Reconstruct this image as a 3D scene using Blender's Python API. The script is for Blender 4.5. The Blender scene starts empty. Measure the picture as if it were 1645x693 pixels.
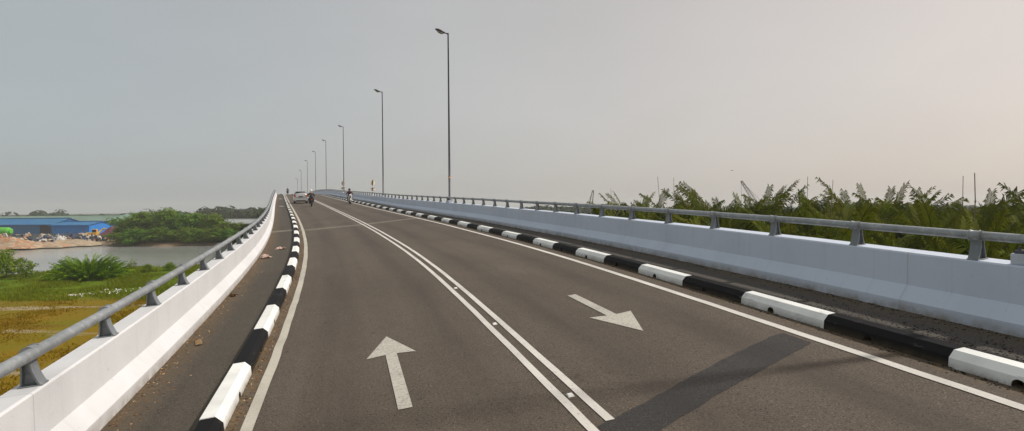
import bpy, bmesh, math, random
from mathutils import Vector, Matrix, Euler
random.seed(7)
R = math.radians
scn = bpy.context.scene
COL = scn.collection

# ------------------------------------------------------------------ materials
def new_mat(name):
    m = bpy.data.materials.new(name); m.use_nodes = True
    nt = m.node_tree; nt.nodes.clear()
    out = nt.nodes.new('ShaderNodeOutputMaterial')
    b = nt.nodes.new('ShaderNodeBsdfPrincipled')
    nt.links.new(b.outputs[0], out.inputs[0])
    return m, nt, b
def c4(c): return (c[0], c[1], c[2], 1)
def node(nt, t, **kw):
    n = nt.nodes.new(t)
    for k, v in kw.items():
        if hasattr(n, k): setattr(n, k, v)
        else: n.inputs[k].default_value = v
    return n
def mix(nt, a, b, f):
    n = nt.nodes.new('ShaderNodeMix'); n.data_type = 'RGBA'
    for s, v in ((n.inputs[6], a), (n.inputs[7], b)):
        if isinstance(v, (tuple, list)): s.default_value = c4(v)
        else: nt.links.new(v, s)
    if isinstance(f, (int, float)): n.inputs[0].default_value = f
    else: nt.links.new(f, n.inputs[0])
    return n.outputs[2]
def coords(nt, kind, scale=(1, 1, 1)):
    if kind == 'uv':
        c = nt.nodes.new('ShaderNodeUVMap').outputs[0]
    else:
        c = nt.nodes.new('ShaderNodeTexCoord').outputs['Object']
    mp = nt.nodes.new('ShaderNodeMapping'); mp.inputs['Scale'].default_value = scale
    nt.links.new(c, mp.inputs[0])
    return mp.outputs[0]
def noise(nt, vec, scale, lo, hi, detail=5, rough=.6):
    n = node(nt, 'ShaderNodeTexNoise', Scale=scale, Detail=detail, Roughness=rough)
    nt.links.new(vec, n.inputs['Vector'])
    mr = node(nt, 'ShaderNodeMapRange'); mr.inputs['From Min'].default_value = lo; mr.inputs['From Max'].default_value = hi
    nt.links.new(n.outputs['Fac'], mr.inputs[0])
    return mr.outputs[0]
def bump(nt, b, h, strength, dist=.01):
    bn = node(nt, 'ShaderNodeBump', Strength=strength, Distance=dist)
    nt.links.new(h, bn.inputs['Height']); nt.links.new(bn.outputs[0], b.inputs['Normal'])
def M(name, base, rough=.75, layers=(), bmp=None, metal=0., kind='obj', spec=.5):
    """layers: (scale, colour, lo, hi, strength, (sx,sy,sz))"""
    m, nt, b = new_mat(name)
    col = base
    for L in layers:
        sc, c, lo, hi, st = L[:5]; sv = L[5] if len(L) > 5 else (1, 1, 1)
        f = noise(nt, coords(nt, kind, sv), sc, lo, hi)
        mu = node(nt, 'ShaderNodeMath', operation='MULTIPLY'); nt.links.new(f, mu.inputs[0]); mu.inputs[1].default_value = st
        col = mix(nt, col, c, mu.outputs[0])
    if isinstance(col, (tuple, list)): b.inputs['Base Color'].default_value = c4(col)
    else: nt.links.new(col, b.inputs['Base Color'])
    b.inputs['Roughness'].default_value = rough
    b.inputs['Metallic'].default_value = metal
    b.inputs['Specular IOR Level'].default_value = spec
    if bmp: bump(nt, b, noise(nt, coords(nt, kind), bmp[0], 0, 1), bmp[1], bmp[2])
    return m
def leaf_mat(name, c1, c2, c3, trans=.25):
    """leaf colours vary leaf by leaf (vertex colour) and plant by plant (object random)"""
    m, nt, b = new_mat(name)
    at = node(nt, 'ShaderNodeAttribute', attribute_name='tint')
    oi = nt.nodes.new('ShaderNodeObjectInfo')
    col = mix(nt, c1, c2, at.outputs['Fac'])
    mr = node(nt, 'ShaderNodeMapRange'); mr.inputs['From Min'].default_value = .3; mr.inputs['From Max'].default_value = 1
    mr.inputs['To Max'].default_value = .45
    nt.links.new(oi.outputs['Random'], mr.inputs[0])
    col = mix(nt, col, c3, mr.outputs[0])
    nt.links.new(col, b.inputs['Base Color']); b.inputs['Roughness'].default_value = .75
    b.inputs['Specular IOR Level'].default_value = .08
    t = nt.nodes.new('ShaderNodeBsdfTranslucent'); nt.links.new(col, t.inputs[0])
    ms = nt.nodes.new('ShaderNodeMixShader'); ms.inputs[0].default_value = trans
    nt.links.new(b.outputs[0], ms.inputs[1]); nt.links.new(t.outputs[0], ms.inputs[2])
    nt.links.new(ms.outputs[0], nt.nodes['Material Output'].inputs[0])
    return m

def asphalt(name, base, light, dark, dirt=None):
    m, nt, b = new_mat(name)
    uv = coords(nt, 'uv'); ob = coords(nt, 'obj')
    col = mix(nt, base, light, noise(nt, ob, .35, .35, .75, 3))
    # wheel-track streaks running along the road
    f = noise(nt, coords(nt, 'uv', (1.6, .03, 1)), 1.4, .45, .75, 4)
    mu = node(nt, 'ShaderNodeMath', operation='MULTIPLY'); nt.links.new(f, mu.inputs[0]); mu.inputs[1].default_value = .55
    col = mix(nt, col, dark, mu.outputs[0])
    f = noise(nt, ob, 2.2, .52, .72, 6, .7)
    mu = node(nt, 'ShaderNodeMath', operation='MULTIPLY'); nt.links.new(f, mu.inputs[0]); mu.inputs[1].default_value = .4
    col = mix(nt, col, dark, mu.outputs[0])
    col = mix(nt, col, tuple(x * 1.75 for x in light), noise(nt, ob, 60, .53, .72, 2))
    col = mix(nt, col, tuple(x * .4 for x in dark), noise(nt, ob, 48, .55, .68, 2))
    # darker polished wheel paths, two to a lane, broken up by noise
    sw = node(nt, 'ShaderNodeSeparateXYZ'); nt.links.new(uv, sw.inputs[0]); prev = None
    for wc in (-.15, 1.45, 3.3, 4.9):
        d_ = node(nt, 'ShaderNodeMath', operation='SUBTRACT'); nt.links.new(sw.outputs[0], d_.inputs[0]); d_.inputs[1].default_value = wc
        ab = node(nt, 'ShaderNodeMath', operation='ABSOLUTE'); nt.links.new(d_.outputs[0], ab.inputs[0])
        mr = node(nt, 'ShaderNodeMapRange', interpolation_type='SMOOTHSTEP'); mr.inputs['From Min'].default_value = .55; mr.inputs['From Max'].default_value = .05; nt.links.new(ab.outputs[0], mr.inputs[0])
        if prev is None: prev = mr.outputs[0]
        else:
            mx = node(nt, 'ShaderNodeMath', operation='MAXIMUM'); nt.links.new(prev, mx.inputs[0]); nt.links.new(mr.outputs[0], mx.inputs[1]); prev = mx.outputs[0]
    mu = node(nt, 'ShaderNodeMath', operation='MULTIPLY'); nt.links.new(prev, mu.inputs[0]); nt.links.new(noise(nt, coords(nt, 'uv', (1, .12, 1)), 1.1, .3, .75, 4), mu.inputs[1])
    mu2 = node(nt, 'ShaderNodeMath', operation='MULTIPLY'); nt.links.new(mu.outputs[0], mu2.inputs[0]); mu2.inputs[1].default_value = .75
    col = mix(nt, col, tuple(x * .85 for x in dark), mu2.outputs[0])
    # small tar spots
    vo = node(nt, 'ShaderNodeTexVoronoi', Scale=1.1); nt.links.new(ob, vo.inputs['Vector'])
    mr = node(nt, 'ShaderNodeMapRange'); mr.inputs['From Min'].default_value = .045; mr.inputs['From Max'].default_value = .02
    nt.links.new(vo.outputs['Distance'], mr.inputs[0])
    mu = node(nt, 'ShaderNodeMath', operation='MULTIPLY'); nt.links.new(mr.outputs[0], mu.inputs[0]); mu.inputs[1].default_value = .75
    col = mix(nt, col, tuple(x * .35 for x in dark), mu.outputs[0])
    # hairline cracks, only here and there
    vc = node(nt, 'ShaderNodeTexVoronoi', Scale=.42, feature='DISTANCE_TO_EDGE')
    dn = node(nt, 'ShaderNodeTexNoise', Scale=2.2, Detail=5); nt.links.new(ob, dn.inputs['Vector'])
    av = nt.nodes.new('ShaderNodeVectorMath'); av.operation = 'ADD'
    nt.links.new(ob, av.inputs[0]); nt.links.new(dn.outputs['Color'], av.inputs[1]); nt.links.new(av.outputs[0], vc.inputs['Vector'])
    mr = node(nt, 'ShaderNodeMapRange'); mr.inputs['From Min'].default_value = .006; mr.inputs['From Max'].default_value = .0
    nt.links.new(vc.outputs['Distance'], mr.inputs[0])
    mu = node(nt, 'ShaderNodeMath', operation='MULTIPLY'); nt.links.new(mr.outputs[0], mu.inputs[0])
    nt.links.new(noise(nt, ob, .22, .5, .62, 2), mu.inputs[1])
    mu2 = node(nt, 'ShaderNodeMath', operation='MULTIPLY'); nt.links.new(mu.outputs[0], mu2.inputs[0]); mu2.inputs[1].default_value = .7
    col = mix(nt, col, tuple(x * .3 for x in dark), mu2.outputs[0])
    if dirt:
        sx = node(nt, 'ShaderNodeSeparateXYZ'); nt.links.new(coords(nt, 'uv'), sx.inputs[0])
        for (a0, a1) in dirt:      # dirt gathers between two offsets a0 (most) and a1 (none)
            mr = node(nt, 'ShaderNodeMapRange'); mr.inputs['From Min'].default_value = a1; mr.inputs['From Max'].default_value = a0
            nt.links.new(sx.outputs[0], mr.inputs[0])
            n2 = noise(nt, ob, 3.0, .2, .75, 6, .75)
            mu = node(nt, 'ShaderNodeMath', operation='MULTIPLY'); nt.links.new(mr.outputs[0], mu.inputs[0]); nt.links.new(n2, mu.inputs[1])
            mu3 = node(nt, 'ShaderNodeMath', operation='MULTIPLY'); nt.links.new(mu.outputs[0], mu3.inputs[0]); mu3.inputs[1].default_value = 1.5
            mu3.use_clamp = True
            dcol = mix(nt, (.085, .058, .032), (.16, .11, .055), noise(nt, ob, 17, .4, .62, 4))
            col = mix(nt, col, dcol, mu3.outputs[0])
    nt.links.new(col, b.inputs['Base Color'])
    b.inputs['Roughness'].default_value = .85; b.inputs['Specular IOR Level'].default_value = .35
    bump(nt, b, noise(nt, ob, 90, 0, 1, 3), .35, .006)
    return m

def painted_wall(name, base, stain, streak):
    m, nt, b = new_mat(name)
    ob = coords(nt, 'obj'); uv = coords(nt, 'uv', (1, 1, 1))
    col = mix(nt, base, stain, noise(nt, ob, .8, .45, .8, 6, .65))
    f = noise(nt, coords(nt, 'uv', (.6, 7, 1)), 1.0, .55, .8, 5, .7)
    mu = node(nt, 'ShaderNodeMath', operation='MULTIPLY'); nt.links.new(f, mu.inputs[0]); mu.inputs[1].default_value = .55
    col = mix(nt, col, streak, mu.outputs[0])
    f = noise(nt, ob, 14, .66, .74, 4, .7)
    mu = node(nt, 'ShaderNodeMath', operation='MULTIPLY'); nt.links.new(f, mu.inputs[0]); mu.inputs[1].default_value = .45
    col = mix(nt, col, tuple(x * .45 for x in streak), mu.outputs[0])
    sp = node(nt, 'ShaderNodeSeparateXYZ'); nt.links.new(uv, sp.inputs[0])
    # splashed dirt along the foot
    mr = node(nt, 'ShaderNodeMapRange'); mr.inputs['From Min'].default_value = .16; mr.inputs['From Max'].default_value = .0; nt.links.new(sp.outputs[0], mr.inputs[0])
    mu = node(nt, 'ShaderNodeMath', operation='MULTIPLY'); nt.links.new(mr.outputs[0], mu.inputs[0]); nt.links.new(noise(nt, ob, 4, .3, .65, 6, .7), mu.inputs[1])
    col = mix(nt, col, (.24, .20, .15), mu.outputs[0])
    # hairline construction joints
    md = node(nt, 'ShaderNodeMath', operation='PINGPONG'); nt.links.new(sp.outputs[1], md.inputs[0]); md.inputs[1].default_value = 3.05
    mr = node(nt, 'ShaderNodeMapRange'); mr.inputs['From Min'].default_value = .012; mr.inputs['From Max'].default_value = .004; nt.links.new(md.outputs[0], mr.inputs[0])
    mu = node(nt, 'ShaderNodeMath', operation='MULTIPLY'); nt.links.new(mr.outputs[0], mu.inputs[0]); mu.inputs[1].default_value = .3
    col = mix(nt, col, (.16, .15, .14), mu.outputs[0])
    nt.links.new(col, b.inputs['Base Color']); b.inputs['Roughness'].default_value = .6
    bump(nt, b, noise(nt, ob, 6, 0, 1, 6), .25, .02)
    return m

def worn_paint(name, base, under, lo=.6, hi=.68, dirty_foot=False):
    m, nt, b = new_mat(name)
    ob = coords(nt, 'obj')
    col = mix(nt, base, tuple(x * .72 for x in base), noise(nt, ob, 1.3, .4, .8, 5))
    f = noise(nt, ob, 26, lo, hi, 6, .8)
    col = mix(nt, col, under, f)
    if dirty_foot:      # road dirt and scuffs creeping up from the gutter
        at = node(nt, 'ShaderNodeAttribute', attribute_name='low')
        pw = node(nt, 'ShaderNodeMath', operation='POWER'); nt.links.new(at.outputs['Fac'], pw.inputs[0]); pw.inputs[1].default_value = 1.6
        mu = node(nt, 'ShaderNodeMath', operation='MULTIPLY'); nt.links.new(pw.outputs[0], mu.inputs[0]); nt.links.new(noise(nt, ob, 6, .25, .6, 6, .75), mu.inputs[1])
        col = mix(nt, col, (.10, .075, .045), mu.outputs[0])
        f = noise(nt, coords(nt, 'obj', (1, 1, 6)), 3, .60, .68, 5, .7)
        mu = node(nt, 'ShaderNodeMath', operation='MULTIPLY'); nt.links.new(f, mu.inputs[0]); mu.inputs[1].default_value = .35
        col = mix(nt, col, (.12, .11, .10), mu.outputs[0])
    nt.links.new(col, b.inputs['Base Color']); b.inputs['Roughness'].default_value = .7
    bump(nt, b, noise(nt, ob, 90, 0, 1, 3), .25, .005)
    return m

MAT = {}
ROADC = (.088, .076, .066)
MAT['road'] = asphalt('asphalt', (.076, .060, .045), (.104, .082, .061), (.050, .040, .031), dirt=[(-1.3, -1.0), (6.3, 5.9)])
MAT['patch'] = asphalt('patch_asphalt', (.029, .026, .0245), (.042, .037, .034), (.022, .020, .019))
MAT['walk'] = asphalt('walkway_asphalt', (.050, .042, .032), (.074, .062, .046), (.030, .026, .020), dirt=[(-2.75, -2.1)])
MAT['walk_r'] = asphalt('walkway_asphalt_r', (.062, .054, .046), (.082, .072, .060), (.042, .037, .032), dirt=[(7.7, 7.1)])
MAT['line'] = worn_paint('line_paint', (.62, .59, .54), (.16, .14, .12), .57, .70)
MAT['line_l'] = worn_paint('old_line_paint', (.47, .44, .37), (.20, .17, .13), .56, .70)
MAT['arrow'] = worn_paint('arrow_paint', (.46, .44, .38), (.15, .13, .11), .50, .66)
MAT['joint'] = worn_paint('joint_mortar', (.30, .27, .20), (.14, .12, .10), .5, .7)
MAT['kerb_w'] = worn_paint('kerb_white', (.78, .79, .76), (.30, .27, .22), .66, .74, True)
MAT['kerb_b'] = worn_paint('kerb_black', (.008, .008, .009), (.05, .045, .04), .64, .74, True); MAT['kerb_b'].node_tree.nodes['Principled BSDF'].inputs['Specular IOR Level'].default_value = .12
MAT['hole'] = M('hole_brown', (.035, .022, .012), .9, [(20, (.10, .06, .02), .45, .6, 1)])  # dark brown lining of the weep holes, also used on grit
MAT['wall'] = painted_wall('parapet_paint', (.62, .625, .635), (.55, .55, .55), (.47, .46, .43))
MAT['wall_r_shade'] = painted_wall('parapet_white_shade_tint', (.54, .60, .70), (.47, .52, .61), (.40, .43, .48))  # same white paint as the left wall, its bluish shade put into the colour
MAT['plinth'] = M('plinth_shade_tint', (.50, .54, .60), .6, [(4, (.40, .43, .48), .5, .8, .7)])  # bluish shade of the right parapet carried into this colour
MAT['concrete'] = M('concrete', (.30, .29, .27), .85, [(1.5, (.2, .19, .17), .4, .7, .8)], (8, .3, .02))
MAT['galv'] = M('galvanised', (.30, .32, .33), .50, [(9, (.42, .44, .45), .5, .62, .7), (3, (.20, .205, .20), .5, .7, .6), (40, (.12, .11, .10), .64, .7, .7)], (30, .1, .003), metal=.45)
MAT['post'] = M('post_casting', (.20, .22, .235), .6, [(14, (.30, .31, .31), .5, .65, .7), (6, (.12, .11, .10), .55, .72, .7)], (30, .2, .004), metal=.3)
MAT['pole'] = M('lamp_pole_steel', (.105, .10, .12), .5, [(4, (.06, .058, .065), .4, .7, .7)], metal=.3)
MAT['lamp_glass'] = M('lamp_glass', (.35, .36, .36), .25)
MAT['white'] = M('white_paint', (.75, .74, .70), .5, [(5, (.55, .53, .48), .5, .8, .6)])
MAT['cream'] = M('cream_panel', (.90, .87, .76), .5, [(5, (.66, .56, .40), .5, .8, .6)])
MAT['orange'] = M('orange_paint', (.62, .36, .16), .5, [(5, (.5, .3, .14), .5, .8, .6)])
MAT['redbrown'] = M('red_paint', (.26, .08, .045), .5, [(5, (.2, .06, .04), .5, .8, .6)])
MAT['black'] = M('black_paint', (.012, .012, .013), .45, [(8, (.03, .03, .03), .5, .8, .6)])
MAT['rubber'] = M('rubber', (.015, .015, .015), .9, [(20, (.03, .028, .025), .5, .8, .6)])
MAT['silver'] = M('silver_car_paint', (.42, .43, .43), .28, [(.8, (.38, .385, .39), .4, .8, 1)], metal=.35)
MAT['glass'] = M('dark_glass', (.012, .014, .016), .12, [(2, (.02, .024, .026), .4, .8, 1)], spec=.15)
MAT['redlens'] = M('red_lens', (.45, .02, .015), .2, [(20, (.3, .015, .01), .4, .8, 1)])
MAT['orangelens'] = M('orange_lens', (.7, .2, .03), .2, [(20, (.5, .15, .02), .4, .8, 1)])
MAT['plate'] = M('plate_black', (.02, .02, .02), .4, [(20, (.04, .04, .04), .4, .8, 1)])
MAT['chrome'] = M('bike_metal', (.35, .35, .36), .3, [(20, (.2, .2, .2), .5, .8, 1)], metal=.8)
MAT['bark'] = M('bark', (.09, .07, .05), .9, [(6, (.16, .13, .10), .45, .7, 1, (1, 1, .2))], (12, .5, .02))
MAT['stalk'] = M('dry_stalk', (.20, .16, .12), .9, [(3, (.11, .085, .07), .4, .7, 1)])
MAT['litter'] = M('old_paper', (.78, .62, .54), .9, [(20, (.6, .42, .34), .5, .7, 1)])
MAT['cardboard'] = M('cardboard', (.42, .28, .14), .9, [(12, (.3, .2, .1), .5, .7, 1)])
MAT['leaf_dead'] = M('dead_leaf', (.17, .085, .03), .9, [(12, (.09, .05, .02), .5, .7, 1)])
MAT['chalk'] = M('white_grit', (.6, .58, .54), .9, [(12, (.4, .38, .34), .5, .7, 1)])

# ------------------------------------------------------------------ helpers for objects
def finish(name, bm, mats, parent=None, smooth=False):
    me = bpy.data.meshes.new(name); bm.to_mesh(me); bm.free()
    for m in (mats if isinstance(mats, (list, tuple)) else [mats]): me.materials.append(MAT[m] if isinstance(m, str) else m)
    if smooth:
        for p in me.polygons: p.use_smooth = True
    o = bpy.data.objects.new(name, me); COL.objects.link(o)
    if parent: o.parent = parent
    return o
def from_data(name, vs, fs, mats, parent=None, smooth=False, midx=None, tint=None, uv=None):
    me = bpy.data.meshes.new(name); me.from_pydata(vs, [], fs)
    for m in (mats if isinstance(mats, (list, tuple)) else [mats]): me.materials.append(MAT[m] if isinstance(m, str) else m)
    if midx: me.polygons.foreach_set('material_index', midx)
    if smooth: me.polygons.foreach_set('use_smooth', [True] * len(me.polygons))
    if tint:
        at = me.attributes.new('tint', 'FLOAT', 'POINT'); at.data.foreach_set('value', tint)
    if uv:
        l = me.uv_layers.new(name='UVMap')
        l.data.foreach_set('uv', [c for lp in me.loops for c in uv[lp.vertex_index]])
    me.update()
    o = bpy.data.objects.new(name, me); COL.objects.link(o)
    if parent: o.parent = parent
    return o
def tag(o, label=None, cat=None, group=None, kind=None):
    if label: o['label'] = label
    if cat: o['category'] = cat
    if group: o['group'] = group
    if kind: o['kind'] = kind
    return o
def empty(name, loc=(0, 0, 0), rot=(0, 0, 0)):
    o = bpy.data.objects.new(name, None); o.empty_display_size = .2; COL.objects.link(o)
    o.location = loc; o.rotation_euler = rot
    return o
def copy_tree(o, parent=None):
    c = o.copy(); COL.objects.link(c); c.parent = parent
    for ch in list(o.children): copy_tree(ch, c)
    return c
def box(bm, x0, x1, y0, y1, z0, z1, mi=0, bev=0):
    vs = [bm.verts.new(p) for p in ((x0,y0,z0),(x1,y0,z0),(x1,y1,z0),(x0,y1,z0),(x0,y0,z1),(x1,y0,z1),(x1,y1,z1),(x0,y1,z1))]
    fs = [bm.faces.new([vs[i] for i in f]) for f in ((0,3,2,1),(4,5,6,7),(0,1,5,4),(1,2,6,5),(2,3,7,6),(3,0,4,7))]
    for f in fs: f.material_index = mi
    if bev: 
        es = list({e for f in fs for e in f.edges})
        bmesh.ops.bevel(bm, geom=es, offset=bev, segments=2, affect='EDGES', profile=.5, material=-1)
    return vs
def tube(bm, pts, rad, seg=8, mi=0, cap=True):
    """tube through points, rad a number or list"""
    pts = [Vector(p) for p in pts]
    if not isinstance(rad, (list, tuple)): rad = [rad] * len(pts)
    rings = []; prev = None
    for i, p in enumerate(pts):
        d = (pts[min(i+1, len(pts)-1)] - pts[max(i-1, 0)]).normalized()
        ref = Vector((0, 0, 1)) if abs(d.z) < .9 else Vector((1, 0, 0))
        if prev is not None: ref = prev
        u = d.cross(ref).normalized(); v = u.cross(d).normalized(); prev = v
        rings.append([bm.verts.new(p + (u * math.cos(2*math.pi*k/seg) + v * math.sin(2*math.pi*k/seg)) * rad[i]) for k in range(seg)])
    for a, b in zip(rings, rings[1:]):
        for k in range(seg):
            f = bm.faces.new((a[k], a[(k+1) % seg], b[(k+1) % seg], b[k])); f.material_index = mi; f.smooth = True
    if cap:
        for r in (rings[0], rings[-1][::-1]):
            f = bm.faces.new(r); f.material_index = mi
def ball(bm, c, r, mi=0, seg=12, ring=8):
    if isinstance(r, (int, float)): r = (r, r, r)
    m = Matrix.Translation(c) @ Matrix.Diagonal((r[0], r[1], r[2], 1))
    g = bmesh.ops.create_uvsphere(bm, u_segments=seg, v_segments=ring, radius=1, matrix=m)
    for f in {f for v in g['verts'] for f in v.link_faces}: f.material_index = mi; f.smooth = True

# ------------------------------------------------------------------ the bridge line
KN = [0,5,10,15,20,27,35,45,60,80,110,150,175,200,230,300]
KK = [-.00079,-.00069,-.0031,-.00505,-.00443,-.00309,-.00156,-.00029,.00017,.00011,-.00019,-.00058,-.0004,.0001,.0006,.0006]
KG = [.043,.0475,.0531,.0474,.041,.0469,.0497,.0498,.0462,.0451,.0448,.0276,.004,-.035,-.052,-.05]
CK = [0,8,16,28,50,100]; CV = [.093,.0911,.0803,.0702,.0326,.0069]
YAW = -.2823; CAMH = 2.5; PITCH = -.0117; ROLL = .0086; FPX = 902.9
A_LL, A_LK, A_LF = -1.0376, -1.2661, -2.5952
A_C1, A_C2, A_RL, A_RK, A_RF = 2.1806, 2.4128, 5.751, 6.1597, 7.5234
KW, KH, HW = .2297, .1765, .0491
DR, HR, HT = .24, 1.109, .7983
def interp(x, xs, ys):
    if x <= xs[0]: return ys[0]
    if x >= xs[-1]: return ys[-1]
    for i in range(len(xs) - 1):
        if x <= xs[i+1]:
            t = (x - xs[i]) / (xs[i+1] - xs[i]); return ys[i] + t * (ys[i+1] - ys[i])
DS = .25; S0 = -60.0; S1 = 330.0
TAB = {}
def build_line():
    for sgn in (1, -1):
        s = 0.; x = y = z = 0.; th = YAW; k = 0
        while (s <= S1 if sgn > 0 else s >= S0):
            TAB[k] = (x, y, z, th, interp(s, CK, CV))
            kk = interp(s, KN, KK); g = interp(s, KN, KG)
            h = DS * sgn
            thm = th + kk * h / 2
            x += math.sin(thm) * h; y += math.cos(thm) * h; z += g * h; th += kk * h
            s += h; k += sgn
build_line()
def line(s):
    k = s / DS; i = math.floor(k); t = k - i
    a = TAB[i]; b = TAB.get(i + 1, a)
    return [a[j] + t * (b[j] - a[j]) for j in range(5)]
def K(s, a, h=0.):
    x, y, z, th, cf = line(s)
    return Vector((x + a * math.cos(th), y - a * math.sin(th), z + h + a * cf))
def frame(s, a, h=0.):
    """matrix: local x = across to the right, y = along the road, z = up"""
    x, y, z, th, cf = line(s); g = (line(s + .5)[2] - line(s - .5)[2])
    r = Vector((math.cos(th), -math.sin(th), cf)).normalized()
    f = Vector((math.sin(th), math.cos(th), g)); f = (f - r * f.dot(r)).normalized()
    u = r.cross(f)
    m = Matrix((r, f, u)).transposed().to_4x4(); m.translation = K(s, a, h)
    return m
def stations(s0, s1):
    out = [s0]; s = s0
    while s < s1 - 1e-6:
        st = .5 if s < 60 else (1. if s < 150 else 2.)
        s = min(s1, s + st); out.append(s)
    return out
def sweep(name, prof, s0, s1, mats, closed=False, parent=None, smooth=False, S=None, mi=None):
    """prof: list of (a,h) from left to right, or a closed loop"""
    S = S or stations(s0, s1); n = len(prof); vs = []; uv = []; fs = []; idx = []
    acc = [0]
    for p, q in zip(prof, prof[1:]): acc.append(acc[-1] + math.hypot(q[0]-p[0], q[1]-p[1]))
    for s in S:
        for (a, h) in prof:
            vs.append(K(s, a, h)); uv.append((a if not closed else h - HW, s))
    m = n if closed else n - 1
    for i in range(len(S) - 1):
        for j in range(m):
            k = (j + 1) % n
            fs.append((i*n+j, i*n+k, (i+1)*n+k, (i+1)*n+j)); idx.append(mi[j] if mi else 0)
    if closed:
        fs.append(tuple(range(n))[::-1]); idx.append(0)
        fs.append(tuple((len(S)-1)*n + j for j in range(n))); idx.append(0)
    return from_data(name, vs, fs, mats, parent, smooth, midx=idx, uv=uv)
def flat(name, pts, h, mat, kind='structure'):
    """thin painted sheet lying on the road from (s,a) points, triangulated by blender"""
    return tag(from_data(name, [K(s, a, h) for s, a in pts], [tuple(range(len(pts)))], mat, uv=[(a, s) for s, a in pts]), kind=kind)
def strip(name, L, Rr, h, mat, kind='structure'):
    """sheet between two lists of (s,a)"""
    n = len(L); vs = [K(s, a, h) for s, a in L] + [K(s, a, h) for s, a in Rr]
    uv = [(a, s) for s, a in L] + [(a, s) for s, a in Rr]
    return tag(from_data(name, vs, [(i, n+i, n+i+1, i+1) for i in range(n-1)], mat, uv=uv), kind=kind)
# overall light settings
SKY_SAT = .5; SKY_STR = .15; SUN_STR = 2.5; SUN_ANG = 3.0
HAZE = .0004; HAZE_COL = (.96, .97, .97, 1); EXPO = .47
# ------------------------------------------------------------------ road, markings, kerbs, walkways
SE = 325.
tag(sweep('road', [(A_LK - .1, 0), (A_LL, 0), (0, 0), (A_C1, 0), (4, 0), (A_RL, 0), (A_RK + .1, 0)], S0, SE, 'road'), kind='structure')
def mark(name, a, w, s0, s1, mat, jit=0):
    S = stations(s0, s1); rnd = random.Random(int(a * 100))
    L = []; Q = []
    for s in S:
        d = rnd.uniform(-jit, jit)
        L.append((s, a - w/2 + d)); Q.append((s, a + w/2 + d + rnd.uniform(-jit, jit) * .6))
    return strip(name, L, Q, .008, mat)
mark('edge_line', A_LL, .13, S0, SE, 'line_l', .006)
mark('edge_line', A_RL, .125, S0, SE, 'line', .004)
mark('centre_line', A_C1, .095, S0, SE, 'line', .003)
mark('centre_line', A_C2, .095, 4.93, SE, 'line', .003)
# arrows, (s, a) outlines
def arrow(s0, a0, s1, a1, w, hl, hw):
    """shaft from tail (s0,a0) to tip (s1,a1), head length hl, half width hw"""
    d = Vector((s1 - s0, a1 - a0)); L = d.length; d /= L; n = Vector((-d.y, d.x))
    t = Vector((s0, a0)); tip = Vector((s1, a1)); e = tip - d * hl
    P = [t - n*w, e - n*w, e - n*hw - d*.05, tip, e + n*hw - d*.05, e + n*w, t + n*w]
    return [(p.x, p.y) for p in P]
flat('road_arrow', arrow(6.17, .58, 9.12, .585, .078, .95, .345), .008, 'arrow')
flat('road_arrow', arrow(9.95, 4.12, 7.25, 4.10, .085, 1.02, .37), .008, 'arrow')
# expansion joint strips crossing the deck, and the dark asphalt patch
def joint_s(a): return interp(a, [-2.6, -.9, 2.06, 5.8, 7.5], [31.9, 31.95, 32.65, 34.7, 35.8])
for off, w, hh in ((0, .16, .004), (.42, .16, .004)):
    A = [-1.26 + i * .3 for i in range(26)]; A = [a for a in A if a < 6.15]
    strip('expansion_joint', [(joint_s(a) + off + w, a) for a in A], [(joint_s(a) + off, a) for a in A], hh, 'joint')
A = [A_LF + .0, -2.3, -2.0, -1.7, A_LK - KW]
for off in (0, .5): strip('expansion_joint', [(joint_s(a) + off + .2, a) for a in A], [(joint_s(a) + off, a) for a in A], HW + .004, 'joint')
for s0 in (88., 142.):
    A = [-1.26 + i * .3 for i in range(25)]
    strip('expansion_joint', [(s0 + a * .5 + .25, a) for a in A], [(s0 + a * .5, a) for a in A], .004, 'joint')
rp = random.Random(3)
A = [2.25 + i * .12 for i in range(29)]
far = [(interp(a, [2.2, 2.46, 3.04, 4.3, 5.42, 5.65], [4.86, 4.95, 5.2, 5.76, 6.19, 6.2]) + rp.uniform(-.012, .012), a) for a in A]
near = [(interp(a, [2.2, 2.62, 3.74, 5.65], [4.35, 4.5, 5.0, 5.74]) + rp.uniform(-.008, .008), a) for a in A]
strip('asphalt_patch', far, near, .004, 'patch')

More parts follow.
